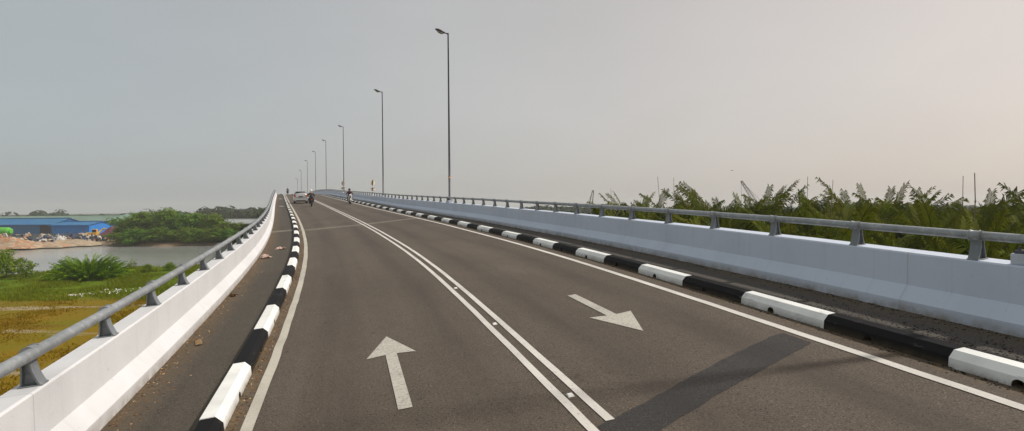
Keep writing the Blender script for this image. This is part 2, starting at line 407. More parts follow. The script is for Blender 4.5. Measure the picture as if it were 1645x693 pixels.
# kerbs: one cast run per side, painted in black and white lengths, weep holes through each length
def kerb(name, side, a0, s_start, period, first_white, s_lo, s_hi, hole_t):
    """side +1: kerb lies to the right of a0 (the road face)"""
    vs = []; fs = []; mi = []; low = []
    prof = [(0., -.02), (.012, .105), (.085, KH), (KW, KH), (KW, 0.)]
    rnd = random.Random(5)
    def V(s, p, q): vs.append(K(s, a0 + side * p, q)); low.append(max(0, 1 - q / .1) if q > 0 else 1.); return len(vs) - 1
    def F(ix, m):
        fs.append(tuple(ix) if side > 0 else tuple(ix)[::-1]); mi.append(m)
    k = math.floor((s_lo - s_start) / period)
    while s_start + k * period < s_hi:
        b0 = s_start + k * period; b1 = b0 + period
        m = 0 if ((k % 2) == 0) == first_white else 1
        st = [b0, b0 + period * .25, b0 + period * .5, b0 + period * .75, b1] if b0 < 60 else [b0, b1]
        hs = b0 + period * hole_t if -3 < b0 < 45 else None
        if hs: st = sorted([b0, hs - .13, hs + .13, b1] + [x for x in st[1:-1] if abs(x - hs) > .2])
        # tiny unevenness from block to block
        dz = rnd.uniform(-.006, .006); da = rnd.uniform(-.006, .006)
        P = [(p + da, q + (dz if q > .01 else 0)) for p, q in prof]
        for s_a, s_b in zip(st, st[1:]):
            for j in range(4):
                if j == 0 and hs and abs((s_a + s_b) / 2 - hs) < .01: continue
                F([V(s_a, *P[j]), V(s_b, *P[j]), V(s_b, *P[j+1]), V(s_a, *P[j+1])][::-1], m)
        for ss, flip in ((b0, 0), (b1, 1)):
            ix = [V(ss, *p) for p in P]; F(ix if flip else ix[::-1], m)
        if hs:
            r = .062; n = 8
            def onf(t, z):   # point on the front face at along t, height z
                f = (z + .02) / .125; return hs + t, P[0][0] + (P[1][0] - P[0][0]) * f, z
            arch = [(-r, -.02)] + [(-r * math.cos(math.pi * i / n), .03 + r * .8 * math.sin(math.pi * i / n)) for i in range(n + 1)] + [(r, -.02)]
            h = len(arch) // 2
            left = [(-.13, -.02)] + arch[:h+1] + [(0, P[1][1]), (-.13, P[1][1])]
            right = arch[h:] + [(.13, -.02), (.13, P[1][1]), (0, P[1][1])]
            for poly in (left, right):
                ix = []
                for t, z in poly:
                    s_, p_, z_ = onf(t, z); ix.append(V(s_, p_, z_))
                F(ix[::-1], m)
            for (t0, z0), (t1, z1) in zip(arch, arch[1:]):
                a_, b_ = onf(t0, z0), onf(t1, z1)
                F([V(*a_), V(*b_), V(b_[0], b_[1] + .16, b_[2]), V(a_[0], a_[1] + .16, a_[2])], 2)
            F([V(hs + t, .16, z) for t, z in arch], 2)
        k += 1
    o = from_data(name, vs, fs, ['kerb_w', 'kerb_b', 'hole'], midx=mi)
    at_ = o.data.attributes.new('low', 'FLOAT', 'POINT'); at_.data.foreach_set('value', low)
    bm = bmesh.new(); bm.from_mesh(o.data); bmesh.ops.recalc_face_normals(bm, faces=bm.faces); bm.to_mesh(o.data); bm.free()
    return tag(o, kind='structure')
kerb('kerb', 1, A_RK, 4.45, 1.64, False, -20, 320, .60)
kerb('kerb', -1, A_LK, 6.5, 1.85, True, -20, 320, .52)
# walkways behind the kerbs
tag(sweep('walkway', [(A_LF - .02, HW), (-2.3, HW), (-1.9, HW), (A_LK - KW + .02, HW)], S0, SE, 'walk'), kind='structure')
tag(sweep('walkway', [(A_RK + KW - .02, HW), (6.8, HW), (7.2, HW), (A_RF + .02, HW)], S0, SE, 'walk_r'), kind='structure')
# ragged asphalt-and-grit edge along the wall feet and kerbs (loose grit, uncountable)
def grit(name, bands, n, mats, szr, seed, label):
    rnd = random.Random(seed); vs = []; fs = []; mi = []
    for _ in range(n):
        s0, s1, ac, spread, h = rnd.choice(bands)
        s = s0 + (s1 - s0) * rnd.random() ** 1.5; a = ac + rnd.gauss(0, spread)
        r = rnd.uniform(*szr); b = K(s, a, h)
        ang = rnd.random() * 6.28; i = len(vs)
        for q in range(4):
            t = ang + q * 1.57 + rnd.uniform(-.4, .4); rr = r * rnd.uniform(.6, 1.2)
            vs.append(b + Vector((math.cos(t) * rr, math.sin(t) * rr, 0)))
        vs.append(b + Vector((0, 0, r * rnd.uniform(.35, .8))))
        m = rnd.choices(range(len(mats)), [5, 3, 1][:len(mats)])[0]
        for q in range(4): fs.append((i + q, i + (q+1) % 4, i + 4)); mi.append(m)
    return tag(from_data(name, vs, fs, mats, midx=mi), label, name.replace('_', ' '), kind='stuff')
grit('grit', [(3, 30, A_LF + .07, .06, HW), (3, 30, A_LF + .07, .035, HW), (4, 30, A_LF + .25, .13, HW), (3, 26, A_LK + .05, .05, 0), (3, 26, A_LK + .1, .05, 0)], 3400, ['leaf_dead', 'hole', 'cardboard'], (.006, .022), 3,
     'brown leaf grit gathered along the left wall foot and left kerb')
grit('grit', [(3, 30, A_RF - .06, .03, HW), (3, 25, A_RF - .12, .08, HW), (3, 25, A_RK - .05, .04, 0), (3.5, 7.5, 6.9, .15, HW)], 3400, ['kerb_b', 'hole', 'walk_r'], (.006, .020), 4,
     'dark crumbled asphalt grit along the right wall foot and right kerb')

# parapet walls
def wall_prof(af, sd):
    P = [(0, HW - .05), (0, HW + .147), (.15, HW + .336), (.158, HW + HT - .02), (.178, HW + HT), (.43, HW + HT), (.45, HW + HT - .02), (.45, -.85), (0, -.85)]
    P = [(af + sd * p, q) for p, q in P]
    return P if sd < 0 else P[::-1]
for af, sd, lab, mt in ((A_LF, -1, 'sunlit white concrete parapet wall along the left walkway', 'wall'), (A_RF, 1, 'white concrete parapet wall along the right walkway, blue grey shade put into its colour', 'wall_r_shade')):
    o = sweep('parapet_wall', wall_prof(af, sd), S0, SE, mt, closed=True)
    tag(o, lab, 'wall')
# deck slab and piers under the road
DP = [(A_LF - .3, -.02), (A_RF + .3, -.02), (A_RF + .3, -.5), (6.4, -.55), (5.8, -1.5), (-1.2, -1.5), (-1.8, -.55), (A_LF - .3, -.5)]
DP = [(a, h if h < -.1 else -.06) for a, h in DP][::-1]
deck = sweep('bridge_deck', DP, S0, SE, 'concrete', closed=True); tag(deck, kind='structure')
bm = bmesh.new(); bm.from_mesh(deck.data)
for s in range(-48, 325, 36):
    zt = K(s, 2.3, -1.45).z
    for a in (.2, 4.4):
        p = K(s, a, 0); tube(bm, [(p.x, p.y, -9), (p.x, p.y, zt)], .7, 16)
    m = frame(s, 2.3, -1.75)
    v = box(bm, -4, 4, -.8, .8, -.5, .5)
    bmesh.ops.transform(bm, matrix=m, verts=v)
bm.to_mesh(deck.data); bm.free()

# hand rails: pipe, couplings, curved brackets
def rail_post_mesh():
    bm = bmesh.new(); n = 10
    H = .27
    def fx(t): return -.058 + .058 * math.sin(min(1, t * 1.2) * math.pi / 2) ** .9     # road side, flared at its foot
    def bx(t): return .10 - .035 * math.sin(t * math.pi / 2)
    def plate(f, y0, y1, th):
        L = []
        for i in range(n + 1):
            t = i / n; x = f(t); z = t * H
            L.append([bm.verts.new((x - th/2, y0, z)), bm.verts.new((x + th/2, y0, z)), bm.verts.new((x + th/2, y1, z)), bm.verts.new((x - th/2, y1, z))])
        for a, b in zip(L, L[1:]):
            for q in range(4): bm.faces.new((a[q], a[(q+1) % 4], b[(q+1) % 4], b[q]))
        bm.faces.new(L[0][::-1]); bm.faces.new(L[-1])
    plate(fx, -.065, .065, .018); plate(bx, -.055, .055, .014)
    L = []
    for i in range(n + 1):
        t = i / n; z = t * H
        L.append([bm.verts.new((fx(t), -.009, z)), bm.verts.new((bx(t), -.009, z)), bm.verts.new((bx(t), .009, z)), bm.verts.new((fx(t), .009, z))])
    for a, b in zip(L, L[1:]):
        for q in range(4): bm.faces.new((a[q], a[(q+1) % 4], b[(q+1) % 4], b[q]))
    box(bm, -.075, .115, -.07, .07, -.012, .008, bev=.003)
    bmesh.ops.recalc_face_normals(bm, faces=bm.faces)
    me = bpy.data.meshes.new('post'); bm.to_mesh(me); bm.free(); me.materials.append(MAT['post'])
    return me
PM = rail_post_mesh()
def coupling_mesh():
    bm = bmesh.new()
    tube(bm, [(0, -.06, 0), (0, .06, 0)], .066, 16)
    tube(bm, [(0, .052, 0), (0, .066, 0)], .073, 16); tube(bm, [(0, -.066, 0), (0, -.052, 0)], .073, 16)
    me = bpy.data.meshes.new('clamp'); bm.to_mesh(me); bm.free(); me.materials.append(MAT['galv']); return me
CM = coupling_mesh()
for af, sd, s_first, lab in ((A_LF, -1, 2.84, 'grey pipe handrail on curved brackets atop the left parapet'), (A_RF, 1, 1.74, 'grey pipe handrail on curved brackets atop the right parapet')):
    root = tag(empty('handrail', K(0, af + sd * DR, HW + HT)), lab, 'handrail')
    ar = af + sd * (DR + .01); hr = HW + HR
    bm = bmesh.new()
    tube(bm, [K(s, ar, hr) for s in stations(-30, 322)], .057, 16, cap=True)
    o = finish('rail_pipe', bm, 'galv', root); o.matrix_parent_inverse = root.matrix_basis.inverted()
    for k in range(100):
        s = s_first + 1.7587 * k
        m = frame(s, ar, HW + HT + .004)
        if sd < 0: m = m @ Matrix.Rotation(math.pi, 4, 'Z')
        p = bpy.data.objects.new('post', PM); COL.objects.link(p); p.parent = root
        p.matrix_parent_inverse = root.matrix_basis.inverted(); p.matrix_basis = m
        if k < 30:
            c = bpy.data.objects.new('clamp', CM); COL.objects.link(c); c.parent = p
            c.matrix_basis = Matrix.Translation((0, 0, HR - HT - .004))

# reflective studs between the centre lines
bm = bmesh.new()
vs = box(bm, -.045, .045, -.055, .055, 0, .018, 0)
for v in vs[4:]: v.co.x *= .75; v.co.y *= .6
for v in vs: v.co.x *= .8; v.co.y *= .8
bm.faces.ensure_lookup_table()
stud = finish('road_stud', bm, ['white', 'orange'])
stud.data.polygons[4].material_index = 1
for k, s in enumerate([5.66, 8.85, 12.05]):
    o = stud if k == 0 else stud.copy()
    if k: COL.objects.link(o)
    o.matrix_basis = frame(s, (A_C1 + A_C2) / 2, .001)
    tag(o, ['nearest white road stud, chipped orange at one side, between the two centre lines', 'white road stud between the two centre lines, second nearest', 'white road stud between the centre lines, farthest of the three', 'white road stud between the centre lines, fourth nearest', 'white road stud between the centre lines, fifth nearest', 'tiny road stud between the centre lines, sixth nearest', 'tiny road stud between the centre lines, farthest one before the joint'][k], 'road stud', 'road studs along the centre')

# litter on the left walkway
def litter(name, s, a, size, mat, lab, ang=0, h=HW):
    bm = bmesh.new(); rnd = random.Random(int(s * 10)); n = 5
    g = [[bm.verts.new(((i / n - .5) * size[0] * (1 + rnd.uniform(-.1, .1)), (j / n - .5) * size[1] * (1 + rnd.uniform(-.15, .15)), .012 + rnd.uniform(0, size[2]) * (1 if 0 < i < n else .3))) for j in range(n + 1)] for i in range(n + 1)]
    for i in range(n):
        for j in range(n): bm.faces.new((g[i][j], g[i+1][j], g[i+1][j+1], g[i][j+1]))
    r = bmesh.ops.solidify(bm, geom=bm.faces[:], thickness=.006)
    o = finish(name, bm, mat)
    o.matrix_basis = frame(s, a, h) @ Matrix.Rotation(ang, 4, 'Z')
    return tag(o, lab, 'litter')
litter('cardboard_scrap', 10.35, -2.35, (.10, .34, .012), 'cardboard', 'flat tan cardboard scrap lying on the left walkway', .25)
litter('crumpled_paper', 21.2, -2.32, (.32, .40, .13), 'litter', 'pinkish crumpled paper against the left wall foot', .3)
litter('crumpled_paper', 23.6, -1.92, (.36, .30, .10), 'litter', 'pale crumpled paper in the middle of the left walkway', 1.)
litter('paper_scrap', 62, -1.95, (.4, .9, .05), 'chalk', 'pale paper scrap far up the left walkway, nearer of two', .3)
litter('paper_scrap', 90, -1.95, (.5, 1.3, .05), 'chalk', 'pale paper scrap far up the left walkway, farther of two', .3)
litter('leaf_scrap', 14.3, -2.45, (.12, .2, .05), 'leaf_dead', 'dead brown leaves at the left wall foot', .8)
# ------------------------------------------------------------------ street lamps on the right parapet
A_LAMP = A_RF + .36
def make_lamp():
    root = empty('street_lamp')
    bm = bmesh.new(); tube(bm, [(0, 0, .02), (0, 0, 3), (0, 0, 7), (0, 0, 11.0)], [.078, .068, .055, .042], 12); finish('pole', bm, 'pole', root)
    bm = bmesh.new(); box(bm, -.15, .15, -.15, .15, 0, .04, bev=.008)
    for x in (-.11, .11):
        for y in (-.11, .11): tube(bm, [(x, y, .04), (x, y, .08)], .015, 8)
    finish('base_plate', bm, 'pole', root)
    bm = bmesh.new(); box(bm, -.17, .08, -.32, .32, -.14, .0, bev=.02); finish('plinth', bm, 'plinth', root)
    bm = bmesh.new(); tube(bm, [(0, 0, 10.93), (-.1, 0, 10.97), (-.26, 0, 11.0)], [.05, .045, .035], 10); finish('arm', bm, 'pole', root)
    # lantern: flattened housing rising to its tip, with a glass bowl beneath
    def shell(sec, mat, nm, par):
        bm = bmesh.new(); rings = []
        for x, w, zt, zb in sec:
            cx = (zt + zb) / 2; hz = (zt - zb) / 2
            rings.append([bm.verts.new((x, w * math.cos(2*math.pi*k/12), cx + hz * math.sin(2*math.pi*k/12))) for k in range(12)])
        for a, b in zip(rings, rings[1:]):
            for k in range(12):
                f = bm.faces.new((a[k], a[(k+1) % 12], b[(k+1) % 12], b[k])); f.smooth = True
        bm.faces.new(rings[0]); bm.faces.new(rings[-1][::-1])
        bmesh.ops.recalc_face_normals(bm, faces=bm.faces)
        return finish(nm, bm, mat, par)
    hd = shell([(-.2, .05, 11.05, 10.95), (-.32, .12, 11.10, 10.93), (-.5, .16, 11.18, 10.98), (-.68, .15, 11.22, 11.06), (-.80, .10, 11.21, 11.12), (-.84, .04, 11.19, 11.15)], 'pole', 'lamp_head', root)
    shell([(-.34, .09, 10.97, 10.90), (-.48, .13, 11.0, 10.90), (-.62, .12, 11.04, 10.96), (-.72, .06, 11.08, 11.03)], 'lamp_glass', 'lamp_glass', hd)
    return root
LS = [35.0, 59.7, 98.4, 135, 166, 195, 225, 255, 4.66]
LL = ['tallest looking street lamp, nearest one in view on the right parapet', 'second nearest street lamp on the right parapet, beside the nearer round sign',
      'third street lamp along the right parapet, rising beside the farther round sign', 'fourth street lamp along the right parapet, clear above the crest',
      'fifth street lamp along the right parapet, above the end of the visible railing', 'sixth street lamp, hazy, its foot hidden behind the bridge crest',
      'seventh street lamp, faint in haze beyond the crest', 'faintest and farthest street lamp beyond the crest', 'street lamp just outside the picture whose pole shadow crosses the road']
lamp = make_lamp(); LAMPS = []
for i, s in enumerate(LS):
    o = lamp if i == 0 else copy_tree(lamp)
    o.location = K(s, A_LAMP, HW + HT + .13)
    th = line(s)[3]; o.rotation_euler = (0, 0, -th)
    o.scale = (1, 1, [.972, .985, .995, 1.03, 1, 1, 1, 1, 1][i])
    tag(o, LL[i], 'street lamp', 'street lamps along the right parapet'); LAMPS.append(o)
    if i == 8:
        for ch in o.children:
            if ch.name.startswith('plinth'): ch.scale = (.9, .6, 1)
bm = bmesh.new(); tube(bm, [(0, 0, 1.48), (0, 0, 1.60)], .086, 12); finish('number_band', bm, 'orange', lamp)

# ------------------------------------------------------------------ round signs on striped posts
def make_sign():
    root = empty('round_sign')
    bm = bmesh.new()
    zs = [0, .45, .55, .80, .95, 1.18, 1.38, 1.62, 1.78]
    cl = [0, 0, 1, 2, 0, 1, 2, 1]
    for (z0, z1), c in zip(zip(zs, zs[1:]), cl): tube(bm, [(0, -.0, z0), (0, -.0, z1)], .05 if c != 2 else .056, 10, mi=c)
    finish('post', bm, ['white', 'redbrown', 'black'], root)
    bm = bmesh.new()
    for y, r, mi in ((.06, .30, 0),):
        tube(bm, [(0, y, 1.48), (0, y + .03, 1.48)], r, 28, mi=mi)
    tube(bm, [(0, .055, 1.74), (0, .095, 1.74)], .1, 16, mi=1)
    finish('disc', bm, ['cream', 'orange'], root)
    bm = bmesh.new(); box(bm, -.33, .33, .058, .085, .60, .83, bev=.01); finish('plate', bm, 'cream', root)
    bm = bmesh.new(); box(bm, -.27, .27, .05, .058, .81, .85); box(bm, -.2, .27, .05, .058, .57, .61); finish('clamp_bar', bm, 'redbrown', root)
    return root
sg = make_sign(); sg.location = K(66.3, A_RF + .3, HW + HT); sg.rotation_euler = (0, 0, -line(66)[3] + .2); sg.scale = (1, 1, 1)
tag(sg, 'nearer round cream sign with a small plate on a striped post', 'road sign', 'round signs on the right parapet')
s2 = copy_tree(sg); s2.location = K(97.5, A_RF + .12, HW + HT - .1); s2.scale = (1.1, 1.1, 1.1); s2.rotation_euler = (0, 0, -line(66)[3] - .35)
tag(s2, 'farther round cream sign on a striped post, turned towards the left', 'road sign', 'round signs on the right parapet')

# ------------------------------------------------------------------ car
def make_car():
    root = empty('car')
    W = .83
    # stations along the car: y, belt z, roof z, half width at the roof, bottom z
    st = [(-1.84, .80, .82, .60, .42), (-1.80, .98, 1.02, .66, .30), (-1.72, 1.02, 1.22, .62, .27), (-1.50, 1.02, 1.46, .60, .25), (-1.0, 1.0, 1.53, .62, .24),
          (-.2, .98, 1.55, .62, .24), (.35, .97, 1.50, .60, .24), (.75, .96, 1.25, .62, .24), (1.1, .95, 1.0, .68, .24), (1.5, .86, .90, .66, .25), (1.78, .70, .74, .60, .30), (1.86, .52, .55, .55, .38)]
    bm = bmesh.new(); rings = []
    for y, zb, zr, wr, z0 in st:
        e = 1 - .10 * (abs(y) / 1.86) ** 4
        h = [(W*.90*e, z0), (W*e, z0 + .16), (W*1.0*e, (z0 + zb) / 2 + .08), (W*.97*e, zb), (wr, max(zb + .005, zr - .06)), (wr * .8, zr), (0, zr + .015)]
        ring = [(x, z) for x, z in h] + [(-x, z) for x, z in h[-2::-1]]
        rings.append([bm.verts.new((x, y, z)) for x, z in ring])
    n = len(rings[0])
    for a, b in zip(rings, rings[1:]):
        for k in range(n - 1):
            f = bm.faces.new((a[k], a[k+1], b[k+1], b[k])); f.smooth = True
        bm.faces.new((a[n-1], a[0], b[0], b[n-1]))
    bm.faces.new(rings[0]); bm.faces.new(rings[-1][::-1])
    bmesh.ops.recalc_face_normals(bm, faces=bm.faces)
    body = finish('body', bm, 'silver', root)
    def panel(nm, pts, mat, par, th=.012):
        bm = bmesh.new(); a = [bm.verts.new(p) for p in pts]; bm.faces.new(a)
        bmesh.ops.recalc_face_normals(bm, faces=bm.faces)
        bmesh.ops.solidify(bm, geom=bm.faces[:], thickness=th); return finish(nm, bm, mat, par)
    panel('rear_window', [(-.60, -1.765, 1.06), (.60, -1.765, 1.06), (.57, -1.63, 1.36), (.50, -1.535, 1.45), (-.50, -1.535, 1.45), (-.57, -1.63, 1.36)], 'glass', body)
    panel('windscreen', [(-.58, .98, 1.06), (.58, .98, 1.06), (.52, .42, 1.46), (-.52, .42, 1.46)], 'glass', body)
    for sx in (-1, 1):
        panel('side_window', [(sx*.80, -1.4, 1.05), (sx*.80, .62, 1.04), (sx*.645, .28, 1.42), (sx*.645, -1.3, 1.42)], 'glass', body)
        bm = bmesh.new(); box(bm, sx*.70 - .10, sx*.70 + .10, -1.86, -1.70, .86, 1.12, bev=.02); finish('tail_light', bm, 'orangelens' if sx > 0 else 'redlens', body)
        bm = bmesh.new(); box(bm, sx*.92 - .09, sx*.92 + .09, .42, .55, 1.02, 1.15, bev=.03); finish('mirror', bm, 'black', root)
        for y in (-1.18, 1.2):
            bm = bmesh.new(); tube(bm, [(sx*.62, y, .29), (sx*.80, y, .29)], .29, 20)
            wh = finish('wheel', bm, 'rubber', root)
            bm = bmesh.new(); tube(bm, [(sx*.79, y, .29), (sx*.815, y, .29)], .18, 14); finish('rim', bm, 'chrome', wh)
    bm = bmesh.new(); box(bm, -.26, .26, -1.875, -1.85, .80, .92, bev=.004); finish('number_plate', bm, 'plate', body)
    bm = bmesh.new(); box(bm, -.72, .72, -1.90, -1.74, .30, .58, bev=.05); bp = finish('bumper', bm, 'silver', root)
    bm = bmesh.new(); box(bm, -.55, .55, -1.915, -1.895, .33, .42, bev=.004); finish('bumper_vent', bm, 'black', bp)
    bm = bmesh.new(); box(bm, -.55, .55, -1.62, -1.46, 1.50, 1.535, bev=.012); finish('spoiler', bm, 'silver', body)
    return root
car = make_car(); car.matrix_basis = frame(72, .17, .0) @ Matrix.Scale(.94, 4)
tag(car, 'silver hatchback car driving away up the left lane', 'car')

# ------------------------------------------------------------------ motorcycles and riders
def make_bike(front_white):
    root = empty('motorcycle')
    for y, nm in ((.62, 'wheel'), (-.60, 'wheel')):
        bm = bmesh.new(); n = 20; rg = []
        for i in range(n):
            t = 2*math.pi*i/n; c = Vector((0, y + .25*math.cos(t), .29 + .25*math.sin(t)))
            rg.append([bm.verts.new(c + Vector((math.cos(p)*.045, math.sin(p)*.045*math.cos(t), math.sin(p)*.045*math.sin(t)))) for p in [2*math.pi*k/8 for k in range(8)]])
        for i in range(n):
            for k in range(8): bm.faces.new((rg[i][k], rg[i][(k+1)%8], rg[(i+1)%n][(k+1)%8], rg[(i+1)%n][k])).smooth = True
        w = finish(nm, bm, 'rubber', root)
        bm = bmesh.new(); tube(bm, [(-.05, y, .29), (.05, y, .29)], .05, 12)
        for k in range(5):
            t = k * 1.2566; tube(bm, [(0, y, .29), (0, y + .21*math.cos(t), .29 + .21*math.sin(t))], .012, 6)
        finish('rim', bm, 'chrome', w)
    bm = bmesh.new()
    tube(bm, [(0, .42, .92), (0, .30, .60), (0, .12, .42), (0, -.15, .42), (0, -.35, .62), (0, -.75, .70)], [.05, .07, .08, .09, .10, .06], 10)
    box(bm, -.12, .12, -.10, .22, .24, .46, bev=.03)
    finish('frame', bm, 'black', root)
    bm = bmesh.new(); box(bm, -.13, .13, -.78, -.02, .70, .80, bev=.04); finish('seat', bm, 'rubber', root)
    fm = 'white' if front_white else 'black'
    bm = bmesh.new()
    for sx in (-1, 1):
        v = [bm.verts.new(p) for p in ((sx*.06, .50, .95), (sx*.20, .40, .90), (sx*.24, .30, .62), (sx*.22, .24, .34), (sx*.10, .40, .36), (sx*.07, .50, .62))]
        bm.faces.new(v)
    bmesh.ops.solidify(bm, geom=bm.faces[:], thickness=.03)
    ball(bm, (0, .50, .97), (.15, .10, .13), seg=14, ring=10)
    finish('fairing', bm, fm, root)
    bm = bmesh.new(); tube(bm, [(0, .46, .95), (0, .55, .62), (0, .62, .30)], .03, 8)
    for sx in (-1, 1): tube(bm, [(sx*.08, .50, .75), (sx*.075, .62, .29)], .02, 8)
    finish('fork', bm, 'chrome', root)
    bm = bmesh.new(); tube(bm, [(-.34, .26, 1.02), (-.15, .42, 1.03), (0, .44, 1.0), (.15, .42, 1.03), (.34, .26, 1.02)], .016, 8)
    hb = finish('handlebar', bm, 'black', root)
    for sx in (-1, 1):
        bm = bmesh.new(); tube(bm, [(sx*.24, .36, 1.03), (sx*.28, .36, 1.16)], .008, 6); ball(bm, (sx*.29, .35, 1.19), (.055, .012, .035)); finish('mirror', bm, 'black', hb)
    bm = bmesh.new(); ball(bm, (0, .585, .98), (.075, .03, .07)); finish('headlight', bm, 'lamp_glass', root)
    bm = bmesh.new(); box(bm, -.08, .08, -.86, -.78, .66, .76, bev=.015); finish('tail_light', bm, 'redlens', root)
    for a0, cy in ((0.5, .62), (.3, -.60)):
        bm = bmesh.new()
        P = [(0, cy + .32*math.cos(t), .29 + .32*math.sin(t)) for t in [a0 + k*.35 for k in range(8)]]
        tube(bm, P, [.05]*8, 8); finish('mudguard', bm, fm, root)
    bm = bmesh.new(); box(bm, -.09, .09, -.90, -.885, .48, .62, bev=.004); finish('number_plate', bm, 'plate', root)
    bm = bmesh.new(); tube(bm, [(.14, .05, .30), (.15, -.3, .28), (.16, -.8, .36)], [.025, .03, .045], 8); finish('exhaust', bm, 'chrome', root)
    return root
def make_rider(jacket, trouser, lean=0.):
    """seated figure grown from a skeleton, hips on the seat, hands on the bars, feet on the pegs"""
    vs = []; es = []; rad = []
    def v(p, r, par=None):
        vs.append(p); rad.append(r)
        if par is not None: es.append((par, len(vs) - 1))
        return len(vs) - 1
    pel = v((0, -.28, .88), .15)
    wa = v((0, -.25, 1.05), .135, pel); ch = v((0, -.17, 1.26), .165, wa); nk = v((0, -.12, 1.42), .075, ch)
    hd = v((0, -.07, 1.53), .085, nk); v((0, -.06, 1.63), .09, hd)
    for sx in (-1, 1):
        sh = v((sx*.17, -.16, 1.34), .085, ch); el = v((sx*.33, .0, 1.13), .055, sh); wr = v((sx*.30, .20, 1.06), .036, el)
        hn = v((sx*.29, .265, 1.055), .036, wr)
        for q, (dx, L) in enumerate(((-.03, .06), (-.01, .07), (.012, .066), (.032, .052))):
            a = v((sx*.29 + dx, .31, 1.05), .011, hn); b = v((sx*.29 + dx, .30 + L * .4, 1.015), .010, a); v((sx*.29 + dx, .29, .995), .009, b)
        tb = v((sx*.25, .27, 1.03), .013, hn); v((sx*.245, .30, 1.0), .011, tb)
        hp = v((sx*.11, -.24, .86), .11, pel); kn = v((sx*.25, .16, .76), .070, hp); an = v((sx*.20, -.06, .36), .045, kn)
        hl = v((sx*.20, -.07, .30), .045, an); v((sx*.21, .14, .28), .04, hl)
    me = bpy.data.meshes.new('person'); me.from_pydata(vs, es, [])
    o = bpy.data.objects.new('person', me); COL.objects.link(o)
    sk = o.modifiers.new('Skin', 'SKIN'); sb = o.modifiers.new('Sub', 'SUBSURF'); sb.levels = sb.render_levels = 1
    for d, r in zip(me.skin_vertices[0].data, rad): d.radius = (r, r); 
    me.skin_vertices[0].data[0].use_root = True
    dg = bpy.context.evaluated_depsgraph_get(); ev = o.evaluated_get(dg)
    m2 = bpy.data.meshes.new_from_object(ev); o.modifiers.clear(); o.data = m2
    m2.materials.clear()
    for m in (jacket, trouser, 'skin', 'shoe'): m2.materials.append(MAT[m])
    for p in m2.polygons:
        c = p.center; p.use_smooth = True
        if c.z > 1.40 and abs(c.x) < .12: p.material_index = 2
        elif c.y > .21 and c.z > .95: p.material_index = 2
        elif c.z < .34: p.material_index = 3
        elif c.z < .93 and abs(c.x) < .4: p.material_index = 1
    return o
def helmet(rider, mat, visor):
    bm = bmesh.new(); ball(bm, (0, -.07, 1.60), (.135, .15, .145), seg=18, ring=12)
    for f in [f for f in bm.faces if f.calc_center_median().z < 1.53 and f.calc_center_median().y > 0]: bm.faces.remove(f)
    finish('helmet', bm, mat, rider)
    # face: eyes, nose, mouth low on the head in front
    bm = bmesh.new()
    for sx in (-1, 1): ball(bm, (sx*.032, .018, 1.565), .011, mi=1)
    ball(bm, (0, .035, 1.535), (.012, .018, .022), mi=0); ball(bm, (0, .018, 1.50), (.024, .008, .006), mi=2)
    finish('face', bm, ['skin', 'black', 'redbrown'], rider)
    bm = bmesh.new(); tube(bm, [(-.115, .03, 1.60), (-.06, .085, 1.60), (0, .10, 1.60), (.06, .085, 1.60), (.115, .03, 1.60)], .012, 6)
    finish('helmet_peak', bm, visor, rider)
MAT['skin'] = M('skin', (.30, .17, .11), .6, [(20, (.26, .14, .09), .4, .7, 1)])
MAT['shoe'] = M('shoe', (.03, .025, .02), .7, [(20, (.05, .045, .04), .4, .7, 1)])
MAT['jacket_dark'] = M('dark_jacket', (.022, .022, .032), .8, [(10, (.04, .03, .035), .4, .7, 1)], (40, .3, .01))
MAT['jacket_red'] = M('dark_red_jacket', (.09, .014, .018), .8, [(10, (.05, .01, .012), .4, .7, 1)], (40, .3, .01))
MAT['jeans'] = M('dark_trousers', (.03, .035, .055), .85, [(10, (.05, .055, .07), .4, .7, 1)], (40, .3, .01))
MAT['helmet_w'] = M('white_helmet', (.75, .75, .75), .25, [(10, (.6, .6, .6), .4, .7, 1)])
MAT['helmet_d'] = M('dark_helmet', (.03, .012, .015), .25, [(10, (.05, .03, .03), .4, .7, 1)])
def ride(s, a, rev, white_front, jacket, trouser, hel, lab_b, lab_p):
    b = make_bike(white_front); p = make_rider(jacket, trouser); helmet(p, hel, 'black')
    m = frame(s, a, .0)
    if rev: m = m @ Matrix.Rotation(math.pi, 4, 'Z')
    b.matrix_basis = m; p.matrix_basis = m
    tag(b, lab_b, 'motorcycle'); tag(p, lab_p, 'person')
ride(61.2, .85, False, False, 'jacket_dark', 'jeans', 'helmet_w', 'black motorcycle close behind the silver car in the left lane', 'person in dark jacket and white helmet riding behind the silver car')
ride(64.6, 5.05, True, True, 'jacket_red', 'jeans', 'helmet_d', 'white fronted motorcycle coming down the right lane near its edge line', 'person in dark red jacket and dark helmet riding towards the viewer')
ride(157, .25, False, False, 'jacket_dark', 'jeans', 'helmet_d', 'distant dark motorcycle on the bridge crest in the left lane', 'distant person in dark clothes riding over the bridge crest')
